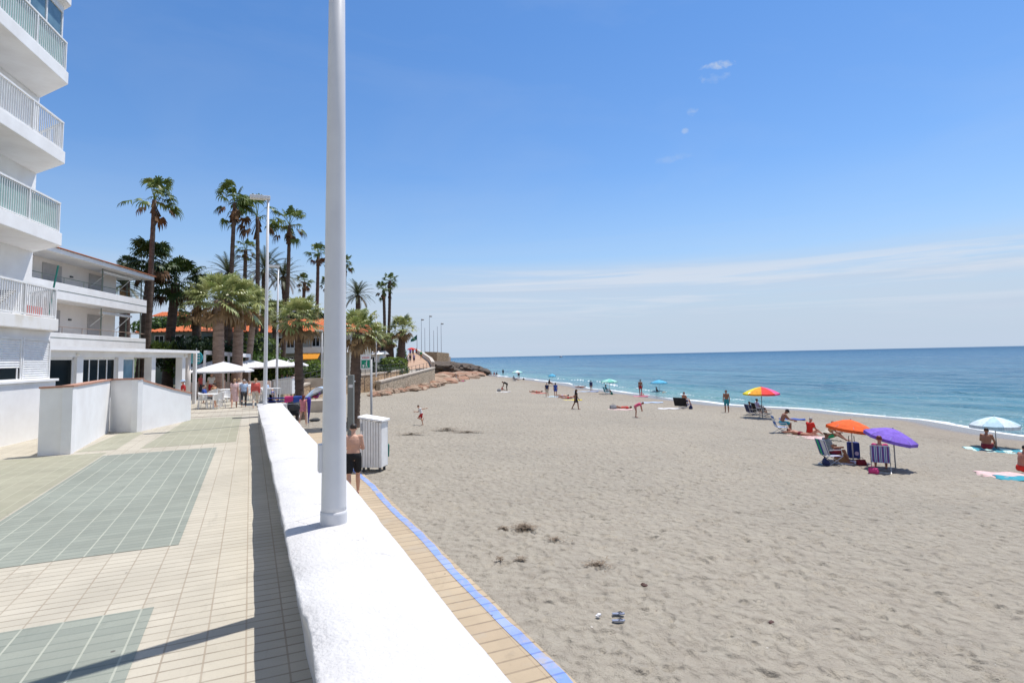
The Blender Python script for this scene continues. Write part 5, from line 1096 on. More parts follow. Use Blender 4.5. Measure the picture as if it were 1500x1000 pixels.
def person(loc, h, pose, face, label, skin=M_skin, hair='brown', top=None, bottom=None, dress=None, long_hair=False, hat=None, detail=False, trousers=False, group=None, world_face=None, vox=None, sleeve=0.5, fat=1.0, lift=0.0):
    P = POSE[pose]; k = h / 1.74; T = V3(*P['T']); H = V3(*P['H']); X = Vector((1, 0, 0)); Fw = Vector((0, 1, 0))
    pv = Vector((0, 0, 0)); nk = pv + T * 0.50; hc = nk + H * 0.155; j = {}
    for s, i in ((-1, 0), (1, 1)):
        f = lambda v: V3(v[0] * s, v[1], v[2])
        sh_ = pv + T * 0.455 + X * s * 0.165; el_ = sh_ + f(P['ua'][i]) * 0.28; wr = el_ + f(P['fa'][i]) * 0.245
        hp_ = pv + X * s * 0.085 - T * 0.01; kn = hp_ + f(P['th'][i]) * 0.42; an = kn + f(P['sh'][i]) * 0.40; 
        sd_ = f(P['sh'][i]); td = Fw if abs(sd_.y) < 0.85 else Vector((0, 0.35 * (1 if sd_.y > 0 else -1), 1 if pose != 'prone' and pose != 'kneel' else -0.1))
        if pose in ('prone', 'kneel'): td = Vector((0, -1, -0.1))
        td = td.normalized()
        j[s] = dict(sh=sh_, el=el_, wr=wr, hd=f(P['fa'][i]), hip=hp_, kn=kn, an=an, td=td)
    Fr = T.cross(X).normalized() * -1   # front of torso
    if Fr.dot(Fw) < 0 and abs(T.z) > 0.3: Fr = -Fr
    b = MB()
    loft(b, [(pv - T * 0.09, 0.09 * fat, 0.07 * fat), (pv - T * 0.04, 0.145 * fat, 0.105 * fat), (pv + T * 0.04, 0.155 * fat, 0.11 * fat), (pv + T * 0.17, 0.132 * fat, 0.095 * fat), (pv + T * 0.30, 0.155 * fat, 0.11 * fat), (pv + T * 0.40, 0.165 * fat, 0.105), (pv + T * 0.465, 0.135, 0.085), (pv + T * 0.50, 0.07, 0.065)], X)
    rcone(b, nk - T * 0.03, 0.056, nk + H * 0.08, 0.05)
    # head: skull, jaw, nose, ears
    Hm = H.cross(X).normalized(); hf = Hm if Hm.dot(Fr) > 0 else -Hm; Mh = Matrix((X, hf, H)).transposed()
    b.ell(hc + H * 0.015, 0.076, 0.092, 0.095, M=Mh); b.ell(hc - H * 0.045 + hf * 0.025, 0.055, 0.062, 0.062, M=Mh)
    rcone(b, hc + hf * 0.09 + H * 0.01, 0.012, hc + hf * 0.108 - H * 0.02, 0.016, 6)
    for s in (-1, 1): b.ell(hc + X * s * 0.079 - H * 0.005, 0.012, 0.022, 0.032, 8, 6, M=Mh)
    for s in (-1, 1):
        q = j[s]
        rcone(b, pv + T * 0.44 + X * s * 0.11, 0.065, q['sh'], 0.062); rcone(b, q['sh'], 0.056, q['sh'].lerp(q['el'], 0.5), 0.048); rcone(b, q['sh'].lerp(q['el'], 0.5), 0.048, q['el'], 0.038)
        rcone(b, q['el'], 0.040, q['el'].lerp(q['wr'], 0.35), 0.041); rcone(b, q['el'].lerp(q['wr'], 0.35), 0.041, q['wr'], 0.026)
        hd = q['hd']; pm = q['wr'] + hd * 0.05; sd_ = X * s; up_ = hd.cross(sd_).normalized() if abs(hd.dot(sd_)) < 0.95 else Vector((0, 0, 1)); Mx = Matrix((up_, hd.cross(up_).normalized() * 1, hd)).transposed()
        wid = up_; thk = hd.cross(up_).normalized()
        b.ell(pm, 0.040, 0.020, 0.052, 10, 6, M=Matrix((wid, thk, hd)).transposed())
        if detail:
            for fi in range(4):
                o_ = wid * (0.030 - 0.020 * fi); fl = (0.066, 0.076, 0.070, 0.055)[fi]; c_ = thk * (-s)
                a0 = pm + o_ + hd * 0.04; a1 = a0 + (hd * 0.9 + c_ * 0.3).normalized() * fl * 0.5; a2 = a1 + (hd * 0.6 + c_ * 0.8).normalized() * fl * 0.5
                rcone(b, a0, 0.0095, a1, 0.009, 6); rcone(b, a1, 0.009, a2, 0.0075, 6)
            a0 = q['wr'] + wid * 0.028 + hd * 0.02; a1 = a0 + (wid * 0.8 + hd * 0.6).normalized() * 0.04; rcone(b, a0, 0.012, a1, 0.010, 6); rcone(b, a1, 0.010, a1 + hd * 0.03, 0.008, 6)
        else:
            rcone(b, pm, 0.022, pm + hd * 0.07, 0.012, 6); rcone(b, q['wr'] + wid * 0.02, 0.012, pm + wid * 0.05, 0.009, 6)
        rcone(b, q['hip'], 0.088 * fat, q['hip'].lerp(q['kn'], 0.5), 0.074 * fat); rcone(b, q['hip'].lerp(q['kn'], 0.5), 0.074 * fat, q['kn'], 0.052)
        c1 = q['kn'].lerp(q['an'], 0.3); bk = (q['an'] - q['kn']).normalized().cross(X).normalized() * 0.012
        rcone(b, q['kn'], 0.052, c1 + bk, 0.056); rcone(b, c1 + bk, 0.056, q['an'], 0.034)
        rcone(b, q['an'] - q['td'] * 0.03 + (q['an'] - q['kn']).normalized() * 0.025, 0.034, q['an'] + q['td'] * 0.10 + (q['an'] - q['kn']).normalized() * 0.045, 0.030); rcone(b, q['an'] + q['td'] * 0.10 + (q['an'] - q['kn']).normalized() * 0.045, 0.03, q['an'] + q['td'] * 0.165 + (q['an'] - q['kn']).normalized() * 0.052, 0.022)
    zmin = min(v[2] for v in b.v) - lift / k
    loc = Vector(loc); rz = -(math.atan2(loc.x, loc.y) + R(face)) if world_face is None else -R(world_face)
    vox = vox or (0.011 if detail else 0.019)
    def mk(bb, name, mt, parent, vx, sm=6):
        V = [((v[0]) * k, (v[1]) * k, (v[2] - zmin) * k) for v in bb.v]; bb.v = V
        o = bb.build(name, mt, parent, smooth=True); md = o.modifiers.new('r', 'REMESH'); md.mode = 'VOXEL'; md.voxel_size = vx * k; md.use_smooth_shade = True
        ms = o.modifiers.new('s', 'SMOOTH'); ms.factor = 0.5; ms.iterations = sm; PENDING.append(o); return o
    body = mk(b, 'person', skin, None, vox, 2 if detail else 1); body.location = loc; body.rotation_euler = (0, 0, rz); tag(body, label, 'person', group)
    # hair
    hb = MB(); back = -hf
    hb.ell(hc + H * 0.035 + back * 0.018, 0.086, 0.096, 0.086, M=Mh); 
    if not long_hair: pass
    else:
        rcone(hb, hc + back * 0.05, 0.075, hc + back * 0.075 - H * 0.14, 0.055); rcone(hb, hc + back * 0.075 - H * 0.14, 0.055, nk + back * 0.07 - H * 0.10, 0.035)
    mk(hb, 'hair', HAIR[hair], body, 0.016, 2)
    if hat:
        hb = MB(); hb.ell(hc + H * 0.055, 0.095, 0.105, 0.085, M=Mh)
        if hat[1] == 'brim': hb.ell(hc + H * 0.055, 0.18, 0.19, 0.014, M=Mh)
        else: hb.ell(hc + H * 0.05 + hf * 0.1, 0.07, 0.09, 0.012, M=Mh)
        mk(hb, 'hat', hat[0], body, 0.010, 1)
    I = 0.016
    if top or dress:
        c = MB(); t0 = -0.02 if not dress else 0.0
        loft(c, [(pv + T * t0, 0.160 * fat + I, 0.115 * fat + I), (pv + T * 0.17, 0.140 * fat + I, 0.102 * fat + I), (pv + T * 0.30, 0.160 * fat + I, 0.115 * fat + I), (pv + T * 0.40, 0.17 * fat + I, 0.108 + I), (pv + T * 0.465, 0.15, 0.09 + I), (pv + T * 0.492, 0.085, 0.075)], X)
        for s in (-1, 1):
            q = j[s]; rcone(c, pv + T * 0.435 + X * s * 0.11, 0.075, q['sh'], 0.072)
            if sleeve > 0: rcone(c, q['sh'], 0.070, q['sh'].lerp(q['el'], sleeve), 0.060)
            if sleeve >= 1: rcone(c, q['el'], 0.056, q['el'].lerp(q['wr'], 0.85), 0.042)
        if dress and len(dress) > 1:
            legs = (j[-1]['kn'] + j[1]['kn']) / 2; hem = pv.lerp(legs, dress[1])
            loft(c, [(pv + T * 0.02, 0.165 * fat, 0.12 * fat), (pv.lerp(hem, 0.5), 0.195 * fat, 0.16 * fat), (hem, 0.22 * fat, 0.19 * fat), (hem + (hem - pv).normalized() * 0.01, 0.2, 0.17)], X)
        mk(c, 'shirt' if top else 'dress', top or dress[0], body, 0.017, 2)
    if bottom:
        c = MB(); loft(c, [(pv - T * 0.07, 0.13 * fat + I, 0.09 * fat + I), (pv - T * 0.0, 0.158 * fat + I, 0.115 * fat + I), (pv + T * 0.075, 0.150 * fat + I, 0.108 * fat + I), (pv + T * 0.09, 0.145 * fat + I, 0.10 * fat + I)], X)
        L = 1.0 if trousers else bottom[1]
        for s in (-1, 1):
            q = j[s]; rcone(c, q['hip'], 0.100 * fat, q['hip'].lerp(q['kn'], min(L, 0.97)), 0.088 * fat if L < 0.97 else 0.068)
            if trousers: rcone(c, q['kn'], 0.068, q['kn'].lerp(q['an'], 0.88), 0.056)
        mk(c, 'trousers' if trousers else ('shorts' if L > 0.2 else 'swimwear'), bottom[0], body, 0.017, 2)
    return body
def pp(px, py, *a, **k): return person(sand(px, py), *a, **k)

# near man beside the pole
q = at(518, 722, -0.975)
person((2.33, 14.75, -0.975), 1.80, 'front', 14, 'bare chested man in black shorts walking away beside the thick lamp post', hair='dark', bottom=(C['black'], 0.72), detail=True, world_face=8, fat=1.1)
pp(617.5, 622.5, 1.12, 'run', -95, 'small child in white tee shirt and red shorts running on the sand', hair='brown', top=C['white'], bottom=(C['red'], 0.6), detail=True)
pp(1065, 604, 1.66, 'stand', 195, 'slim boy in turquoise shorts standing alone on the sand', skin=M_skint, hair='dark', bottom=(C['turq'], 0.75), detail=True)
pp(844, 599.5, 1.56, 'walk', 80, 'woman in short black dress walking on the sand with a bag', skin=M_skint, hair='dark', dress=(C['black'], 0.7), long_hair=True, sleeve=0.3, detail=True)
pp(801.5, 581.5, 1.50, 'stand', 200, 'person in navy top and pale shorts standing next to the one in blue', hair='dark', top=C['navy'], bottom=(C['cream'], 0.7))
pp(814, 581.5, 1.52, 'stand', 0, 'person in a loose blue dress standing near the lying sunbathers', hair='dark', dress=(C['blue'], 0.5), long_hair=True)
pp(938.5, 578, 1.78, 'stand', 10, 'bather in red swim trunks standing at the waterline', skin=M_skint, hair='dark', bottom=(C['red'], 0.5))
pp(939, 580, 1.05, 'ground', 120, 'child in pink sitting at the feet of the standing bather', hair='brown', top=C['pink'])
pp(866, 573, 1.4, 'stand', 0, 'small figure in navy paddling at the water edge', skin=M_skint, hair='dark', top=C['navy'])
pp(804, 563, 1.6, 'ground', 60, 'dark dressed person sitting beneath the small blue umbrella', skin=M_skint, hair='dark', top=C['black'], bottom=(C['black'], 0.5))
pp(1145, 633, 1.70, 'chairfwd', 75, 'person leaning forward on a blue chair wearing dark cap', skin=M_skint, hair='dark', hat=(C['black'], 'cap'), bottom=(C['teal'], 0.8), detail=True, lift=0.0)
pp(1186, 638, 1.62, 'ground', 35, 'person in bright red top sitting on the sand', skin=M_skinr, hair='grey', top=C['brightred'], detail=True)
pp(1173, 638, 1.6, 'prone', -60, 'sunbather lying face down left of the person in red', skin=M_skinr, hair='brown', bottom=(C['darkred'], 0.15))
pp(1218, 678, 1.65, 'bchair', 60, 'person with a straw sun hat sitting in the towel draped chair', skin=M_skint, hair='brown', hat=(C['cream'], 'brim'), top=C['grey'], bottom=(C['darkred'], 0.6), detail=True)
pp(1216, 644, 1.6, 'ground', 100, 'person in a rust coloured top sitting behind the straw hat', skin=M_skint, hair='brown', top=C['tan'], bottom=(C['green'], 0.5))
pp(1291, 689, 1.72, 'bchair', 0, 'person seen from behind in the striped chair under the purple umbrella', skin=M_skinr, hair='red', top=C['magenta'], bottom=(C['red'], 0.5), detail=True, lift=-0.02)
pp(1446, 660, 1.72, 'ground', 10, 'tanned man sitting with his back turned beneath the pale blue umbrella', skin=M_skint, hair='dark', bottom=(C['darkred'], 0.4), detail=True, fat=1.12)
pp(1497, 694, 1.68, 'ground', 55, 'sunbather in red shorts sitting at the right edge of the beach', skin=M_skinr, hair='dark', bottom=(C['brightred'], 0.6), detail=True, fat=1.05)
pp(1112, 607, 1.65, 'bchair', 60, 'person in grey top sitting upright below the rainbow umbrella', skin=M_skint, hair='dark', top=C['lilac'], bottom=(C['black'], 0.8))
pp(1102, 606, 1.6, 'low', 60, 'person in dark clothes reclining in the left chair below the rainbow umbrella', skin=M_skint, hair='dark', top=C['navy'], bottom=(C['black'], 0.7))
pp(1004, 596, 1.65, 'bchair', 35, 'red haired bather leaning against the black reclining chair', skin=M_skinr, hair='red', bottom=(C['navy'], 0.4), lift=0.12)
pp(931, 611, 1.35, 'bend', 100, 'child in pink striped swimsuit bending over the sand', skin=M_skinr, hair='red', top=C['hotpink'], bottom=(C['pink'], 0.4))
pp(912, 599, 1.6, 'supine', -80, 'sunbather in red lying behind the bending child', skin=M_skinr, hair='brown', top=C['red'], bottom=(C['brightred'], 0.2))
pp(786, 575, 1.65, 'supine', -75, 'sunbather lying on a red towel left of the standing pair', skin=M_skinr, hair='red', bottom=(C['coral'], 0.2))
pp(832, 584, 1.65, 'prone', 85, 'sunbather lying on the yellow towel beside the woman in black', skin=M_skinr, hair='brown', bottom=(C['red'], 0.15))
pp(824, 581, 1.6, 'supine', -70, 'sunbather lying on the lilac towel behind the yellow one', skin=M_skin, hair='dark', bottom=(C['lilac'], 0.15))
pp(851, 567.5, 1.6, 'supine', -85, 'sunbather stretched on the wet sand beyond the blue towels', skin=M_skinr, hair='dark', bottom=(C['darkred'], 0.2))
pp(889, 577, 1.6, 'bchair', 70, 'person sitting on a chair below the mint umbrella', skin=M_skint, hair='dark', top=C['teal'], bottom=(C['grey'], 0.5))
pp(964, 577, 1.6, 'low', 80, 'person in dark clothes lying beneath the sky blue umbrella', skin=M_skint, hair='dark', top=C['darkgrey'], bottom=(C['black'], 0.6))
pp(743, 572, 1.6, 'bend', -80, 'adult in black bending down beside a child on the sand', skin=M_skint, hair='dark', top=C['black'], bottom=(C['black'], 1.0), trousers=True)
pp(735, 572, 1.0, 'ground', 60, 'child in pink sitting beside the bending adult in black', skin=M_skin, hair='brown', top=C['coral'])
pp(669, 558, 1.6, 'bchair', 90, 'person in grey sitting in front of the rocks', skin=M_skint, hair='grey', top=C['grey'], bottom=(C['navy'], 0.5))
pp(676, 559, 1.6, 'supine', -80, 'sunbather in pink lying beside the person in grey', skin=M_skinr, hair='brown', top=C['magenta'])
pp(754, 557, 1.6, 'low', 80, 'dark figure reclining below the farthest mint umbrella', skin=M_skint, hair='dark', top=C['black'], bottom=(C['darkgrey'], 0.8))
pp(760, 554, 1.65, 'stand', 0, 'bather standing behind the farthest mint umbrella', skin=M_skint, hair='dark', bottom=(C['navy'], 0.5))
pp(737, 549.5, 1.7, 'stand', 0, 'dark standing figure at the far end of the beach', skin=M_skint, hair='dark', bottom=(C['black'], 0.6), top=C['darkgrey'])
for i, (px, c_) in enumerate(((719, 'white'), (723.5, 'red'), (727, 'navy'))):
    pp(px, 549.5, 1.6, 'ground', 40, ['bather in white sitting among the group near the rocks', 'bather in red sitting in the middle of the group near the rocks', 'bather in navy sitting at the right of the group near the rocks'][i], skin=M_skint, hair='dark', top=C[c_])

# promenade people
def pr(px, py, h, pose, face, label, z=0, **k): q = at(px, py, z); return person((q.x, q.y, z), h, pose, face, label, **k)
pr(343, 597, 1.55, 'walk', 5, 'woman in pale pink top and long pink skirt strolling away on the promenade', hair='blond', dress=(C['palepink'], 1.25), detail=True, fat=1.1)
pr(357, 596, 1.50, 'walk', 0, 'woman in lilac white top and dark trousers walking in the middle of three', hair='grey', top=C['lightblue'], bottom=(C['darkgrey'], 0.9), trousers=True, detail=True, fat=1.12)
pr(374, 597.5, 1.57, 'walk', 0, 'woman in coral patterned blouse and white trousers right of her companions', hair='blond', top=C['coral'], bottom=(C['cream'], 1), trousers=True, sleeve=1.0, detail=True, fat=1.12)
pr(349, 592, 1.5, 'walk', 0, 'woman in white partly hidden behind the strolling women', hair='blond', top=C['white'], bottom=(C['cream'], 1), trousers=True)
pr(301, 596.5, 1.65, 'chair', 100, 'diner in a dark blue shirt sitting at the nearest patio table', hair='dark', top=C['blue'], bottom=(C['darkgrey'], 0.9), detail=True)
pr(309, 583, 1.70, 'stand', 160, 'waiter in white shirt and dark trousers standing among the tables', hair='dark', top=C['white'], bottom=(C['red'], 1.0), trousers=True)
pr(293, 581, 1.6, 'stand', 120, 'person in red standing by the white restaurant post', skin=M_skinr, hair='brown', top=C['coral'], bottom=(C['darkgrey'], 1.0), trousers=True)
pr(311, 590, 1.6, 'chair', -60, 'diner in brown sitting across the nearest patio table', hair='dark', top=C['tan'], bottom=(C['black'], 0.9))
pr(392, 586, 1.6, 'chair', 120, 'patio guest in pale top sitting behind the thin lamp post', hair='blond', top=C['lightblue'], bottom=(C['blue'], 0.8))
pr(366, 584, 1.6, 'chair', 120, 'patio guest in white sitting behind the woman in coral', hair='brown', top=C['white'], bottom=(C['navy'], 0.8))
q = at(268, 601, 0); person((q.x, q.y, 0), 1.55, 'stand', -90, 'person in red top seen above the end of the sloping white wall', hair='brown', top=C['red'], bottom=(C['navy'], 1), trousers=True, hat=(C['lightblue'], 'brim'))
# woman and kids behind the sea wall
q = at(444, 622, -0.975); person((q.x, q.y, -0.975), 1.62, 'walk', 20, 'red haired woman in pink swimsuit walking behind the far end of the white wall', skin=M_skin, hair='red', long_hair=True, dress=(C['pink'], 0.3), sleeve=0, detail=True)
q = atd(464, 584, 42); person((q.x, q.y, float(sandz(q.x, q.y))), 1.6, 'low', -90, 'person in purple reclining under the grey umbrella beside the stone wall', skin=M_skint, hair='dark', top=C['violet'], bottom=(C['magenta'], 0.6), lift=0.5)
for i, (px, py, d, c_, c2) in enumerate(((597, 534.5, 98, 'white', 'navy'), (601, 532, 103, 'black', 'grey'), (606.5, 531.5, 103, 'lilac', 'navy'), (605, 521, 128, 'red', 'black'), (610, 520, 132, 'coral', 'navy'), (601, 521, 128, 'violet', 'blue'), (617, 526, 112, 'green', 'tan'), (573, 543, 84, 'pink', 'coral'))):
    q = atd(px, py, d); 
    person((q.x, q.y, q.z + 0.02), 1.7, 'walk', 0 if i % 2 else 180, ['stroller in white on the upper promenade beside the hedge', 'stroller in black on the upper promenade', 'stroller in lilac in the middle of the upper promenade', 'stroller in red near the top of the upper promenade', 'stroller in coral near the top of the upper promenade', 'stroller in purple at the top left of the upper promenade', 'stroller in green next to the curved parapet', 'person in pink behind the railing of the stone terrace'][i], hair='dark', top=C[c_], bottom=(C[c2], 0.9), vox=0.03, group='people on the upper promenade')
q = atd(603, 517, 138); umbrella((q.x, q.y, q.z - 1.0), 1.1, 0.4, 2.3, C['brightred'], 'red sunshade near the top of the upper promenade', group='sunshades on the upper promenade', name='parasol', cat='parasol')

# ------------------------------------------------------------------ chairs and beach things
def beach_chair(px, py, face, cloth, label, low=False, group='folding beach chairs', loc=None, backm=None, s=1.0):
    q = loc or sand(px, py); e = empty('beach_chair', q, -(math.atan2(q.x, q.y) + R(face)), label, 'beach chair', group); e.scale = (s, s, s)
    sz_ = 0.20 if low else 0.30; w = 0.26
    b = MB()
    for sg in (-1, 1):
        b.tube([(sg * w, 0.28, 0), (sg * w, -0.22, sz_ + 0.03), (sg * w, -0.38, sz_ + 0.55)], 0.012, 6); b.tube([(sg * w, -0.30, 0), (sg * w, 0.25, sz_)], 0.012, 6); b.tube([(sg * w, -0.22, sz_ + 0.22), (sg * (w + 0.02), 0.2, sz_ + 0.22)], 0.016, 6); b.tube([(sg * w, 0.25, sz_), (sg * w, 0.2, sz_ + 0.22)], 0.012, 6)
    b.tube([(-w, 0.28, 0.01), (w, 0.28, 0.01)], 0.012, 6); b.tube([(-w, -0.30, 0.01), (w, -0.30, 0.01)], 0.012, 6); b.tube([(-w, -0.38, sz_ + 0.55), (w, -0.38, sz_ + 0.55)], 0.014, 6); b.build('frame', M_alu, e)
    b = MB(); b.beam((0, 0.25, sz_), (0, -0.20, sz_ + 0.01), 2 * w - 0.02, 0.015); b.build('seat', cloth, e)
    b = MB(); b.beam((0, -0.215, sz_ + 0.04), (0, -0.385, sz_ + 0.56), 2 * w - 0.02, 0.015); b.build('backrest', backm or cloth, e)
    return e
M_str1 = stripes('blue red white stripes', [(0.02, 0.04, 0.26), (0.50, 0.52, 0.62), (0.03, 0.07, 0.36), (0.22, 0.05, 0.16), (0.05, 0.10, 0.40), (0.45, 0.55, 0.68)], 0.022)
M_str2 = stripes('wide colour stripes', [(0.50, 0.52, 0.58), (0.50, 0.52, 0.58), (0.03, 0.04, 0.25), (0.02, 0.35, 0.15), (0.03, 0.05, 0.25)], 0.10)
M_str3 = stripes('blue white bands', [(0.03, 0.12, 0.42), (0.60, 0.65, 0.72)], 0.05, 1)
beach_chair(1291, 690, 0, M_str1, 'narrow striped folding chair seen from behind beneath the purple umbrella', s=1.0)
beach_chair(1218, 680, 55, M_str2, 'chair with blue green and grey towel draped over it', s=1.0)
beach_chair(1144, 634, 75, M_str3, 'blue and white folding chair left of the person in red')
beach_chair(1101, 608, 60, C['navy'], 'dark folding chair leaning at the left below the rainbow umbrella', low=True)
beach_chair(1111, 608, 60, C['black'], 'dark upright folding chair in the middle below the rainbow umbrella')
beach_chair(889, 578, 70, C['teal'], 'teal folding chair below the mint umbrella')
beach_chair(668, 559, 90, C['grey'], 'grey folding chair in front of the rocks')
beach_chair(754, 558, 80, C['black'], 'black chair below the farthest umbrella', low=True)
beach_chair(1124, 610, 100, C['darkgrey'], 'empty dark reclining chair right of the rainbow umbrella pole', low=True)
# black recliner shell
q = sand(1001, 598); e = empty('reclining_chair', q, -(math.atan2(q.x, q.y) + R(35)), 'large black backed reclining chair seen from behind', 'reclining chair')
b = MB(); b.beam((0, -0.30, 0.20), (0, -0.50, 0.86), 1.15, 0.05); b.build('backrest', C['black'], e, bevel=0.02)
b = MB(); b.beam((0, -0.15, 0.24), (0, 0.55, 0.30), 0.6, 0.04); b.build('seat', C['navy'], e)
b = MB(); b.tube([(-0.3, -0.4, 0), (-0.3, 0.4, 0.3)], 0.015, 6); b.tube([(0.3, -0.4, 0), (0.3, 0.4, 0.3)], 0.015, 6); b.tube([(-0.3, 0.45, 0), (-0.3, -0.2, 0.3)], 0.015, 6); b.tube([(0.3, 0.45, 0), (0.3, -0.2, 0.3)], 0.015, 6); b.build('frame', M_alu, e)
def towel(px, py, w, l, face, m, label, group='towels spread on the sand'):
    q = sand(px, py); b = MB(); n = 10; V = []
    for i in range(n + 1):
        for j in range(5):
            x = (j / 4 - 0.5) * w; y = (i / n - 0.5) * l; V.append((x + 0.04 * math.sin(i * 0.9), y + 0.05 * math.sin(j * 1.7), 0.025 + 0.018 * math.sin(i * 1.3 + j * 2.1)))
    b.add(V, [(i * 5 + j, i * 5 + j + 1, (i + 1) * 5 + j + 1, (i + 1) * 5 + j) for i in range(n) for j in range(4)])
    o = b.build('towel', m, loc=q, rotz=-(math.atan2(q.x, q.y) + R(face)), smooth=True); sm = o.modifiers.new('t', 'SOLIDIFY'); sm.thickness = 0.015
    return tag(o, label, 'towel', group)
towel(955, 589.5, 0.9, 1.9, 85, C['lightblue'], 'pale blue white towel left of the black recliner farther back')
towel(980, 598.5, 0.8, 1.7, 80, C['white'], 'white towel lying in front of the black recliner')
towel(852, 573.5, 1.0, 1.9, 85, C['lightblue'], 'light blue towel on the sand behind the woman in black')
towel(865, 573.5, 1.0, 1.9, 85, stripes('blue towel bands', [(0.06, 0.18, 0.5), (0.4, 0.5, 0.7)], 0.12, 0), 'darker blue towel right of the light blue one')
towel(838, 586, 0.9, 1.8, 85, C['yellow'], 'yellow towel beside the woman in black')
towel(824, 582.5, 0.9, 1.8, 80, C['lilac'], 'lilac towel behind the yellow towel')
towel(808, 581, 0.9, 1.8, 85, C['paleblue'], 'pale blue towel under the standing pair')
towel(789, 576, 0.8, 1.8, 85, C['coral'], 'coral red towel left of the standing pair')
towel(907, 600, 0.9, 1.9, 85, C['palepink'], 'pale pink towel behind the bending child')
towel(1160, 614, 0.8, 1.5, 85, C['blue'], 'blue towel beyond the person in the dark cap')
towel(1182, 641, 1.2, 1.8, 85, C['palepink'], 'faded pink towel beneath the person in red')
towel(1455, 660, 1.3, 1.9, 80, stripes('teal towel', [(0.04, 0.25, 0.32), (0.5, 0.75, 0.72)], 0.3, 1), 'teal towel beneath the pale blue umbrella')
towel(1478, 697, 1.0, 1.6, 75, C['palepink'], 'pink and white towel at the right edge')
towel(1496, 702, 0.8, 1.2, 75, C['teal'], 'teal towel at the right edge')
towel(1247, 678, 0.6, 0.9, 60, C['white'], 'crumpled white towel between the trolley and striped chair')
towel(737, 574, 0.9, 1.7, 85, C['white'], 'white towel under the child beside the adult in black')
towel(938, 580.5, 0.8, 1.6, 85, C['hotpink'], 'pink towel at the waterline by the standing bather')
# blue trolley bag
q = sand(1251, 673); e = empty('trolley_bag', q, -(math.atan2(q.x, q.y) + R(-20)), 'tall dark blue wheeled beach trolley below the orange umbrella', 'trolley')
b = MB(); b.box(-0.18, 0.18, -0.12, 0.12, 0.06, 0.62); b.build('bag', C['cobalt'], e, bevel=0.03)
b = MB(); b.tube([(-0.09, 0.1, 0.1), (-0.09, 0.12, 0.82), (0.09, 0.12, 0.82), (0.09, 0.1, 0.1)], 0.014, 6); b.build('handle', M_dark, e)
for sg in (-1, 1): b = MB(); b.tube([(sg * 0.17, 0.13, 0.08), (sg * 0.21, 0.13, 0.08)], 0.08, 14); b.build('wheel', M_dark, e)
b = MB(); b.tube([(0.06, -0.122, 0.24), (0.06, -0.128, 0.24)], 0.07, 16); b.build('badge', C['lilac'], e)
def bag(px, py, s, m, label, grp='bags and bundles on the sand'):
    q = sand(px, py); b = MB(); e = empty('beach_bag', q, 0.4 + px, label, 'bag', grp)
    V = []
    for z, w, dpt in ((0, 0.42, 0.22), (0.25, 0.50, 0.26), (0.5, 0.46, 0.16), (0.62, 0.42, 0.05)):
        V += [(sx_2 * w * s + 0.05 * s * math.sin(z * 9 + sx_2), sy_2 * dpt * s, z * s) for sx_2, sy_2 in ((-1, -1), (0, -1.15), (1, -1), (1, 1), (0, 1.15), (-1, 1))]
    b.add(V, [(i * 6 + k, i * 6 + (k + 1) % 6, (i + 1) * 6 + (k + 1) % 6, (i + 1) * 6 + k) for i in range(3) for k in range(6)] + [(18, 19, 20, 21, 22, 23)]); b.build('sack', m, e, bevel=0.02 * s)
    b = MB(); b.tube([(-0.2 * s, -0.05 * s, 0.6 * s), (-0.12 * s, -0.1 * s, 0.85 * s), (0.12 * s, -0.1 * s, 0.85 * s), (0.2 * s, -0.05 * s, 0.6 * s)], 0.03 * s, 6); b.build('handle', m, e); return e
bag(1262, 681, 0.3, C['darkred'], 'dark red bag right of the crumpled white towel')
bag(1233, 677, 0.45, C['tan'], 'tan bag between the hat wearer and the trolley')
bag(1210, 681, 0.35, C['navy'], 'navy bag at the foot of the towel draped chair')
bag(896, 578, 0.5, C['darkgreen'], 'green bag right of the mint umbrella chair')
bag(731, 573, 0.45, C['grey'], 'grey bag left of the child beside the adult in black')
bag(898, 599, 0.5, C['grey'], 'grey bag at the left end of the pink towel')
bag(973, 578, 0.5, C['tan'], 'tan bag right of the sky blue umbrella')
bag(767, 556, 0.5, C['black'], 'black bag right of the farthest umbrella')
bag(1280, 693, 0.28, C['magenta'], 'magenta bag left of the narrow striped chair')
bag(1012, 599, 0.5, C['navy'], 'navy bag right of the black recliner')
# flip flops, litter, seaweed
for py, lb in ((902.5, 'upper grey blue flip flop of the pair on the near sand'), (912.5, 'lower grey blue flip flop of the pair on the near sand')):
    q = sand(905.5, py); q.z = float(sandz(q.x, q.y)); e = empty('flip_flop', (q.x, q.y, q.z + 0.03), -(YAW + R(88)), lb, 'flip flop', 'pair of flip flops'); e.scale = (0.62, 0.62, 0.62)
    b = MB(); b.prism([(-0.035, -0.12), (0.035, -0.12), (0.042, -0.02), (0.05, 0.09), (0.02, 0.14), (-0.03, 0.13), (-0.045, 0.05), (-0.035, -0.03)], 0, 0.022); b.build('sole', mat('grey blue rubber', (0.22, 0.25, 0.34), None, 9), e, bevel=0.006)
    b = MB(); b.tube([(-0.04, 0.0, 0.02), (-0.01, 0.05, 0.05), (0.0, 0.09, 0.025)], 0.007, 6); b.tube([(0.04, 0.0, 0.02), (0.01, 0.05, 0.05), (0.0, 0.09, 0.025)], 0.007, 6); b.build('strap', C['darkgrey'], e)
q = sand(876, 906); b = MB(); b.box(-0.03, 0.03, -0.02, 0.02, 0.01, 0.03); b.box(-0.01, 0.035, -0.03, 0.01, 0.025, 0.04); tag(b.build('paper_scrap', C['white'], loc=q + Vector((0, 0, .02)), rotz=0.5), 'tiny white paper scrap left of the flip flops', 'litter')
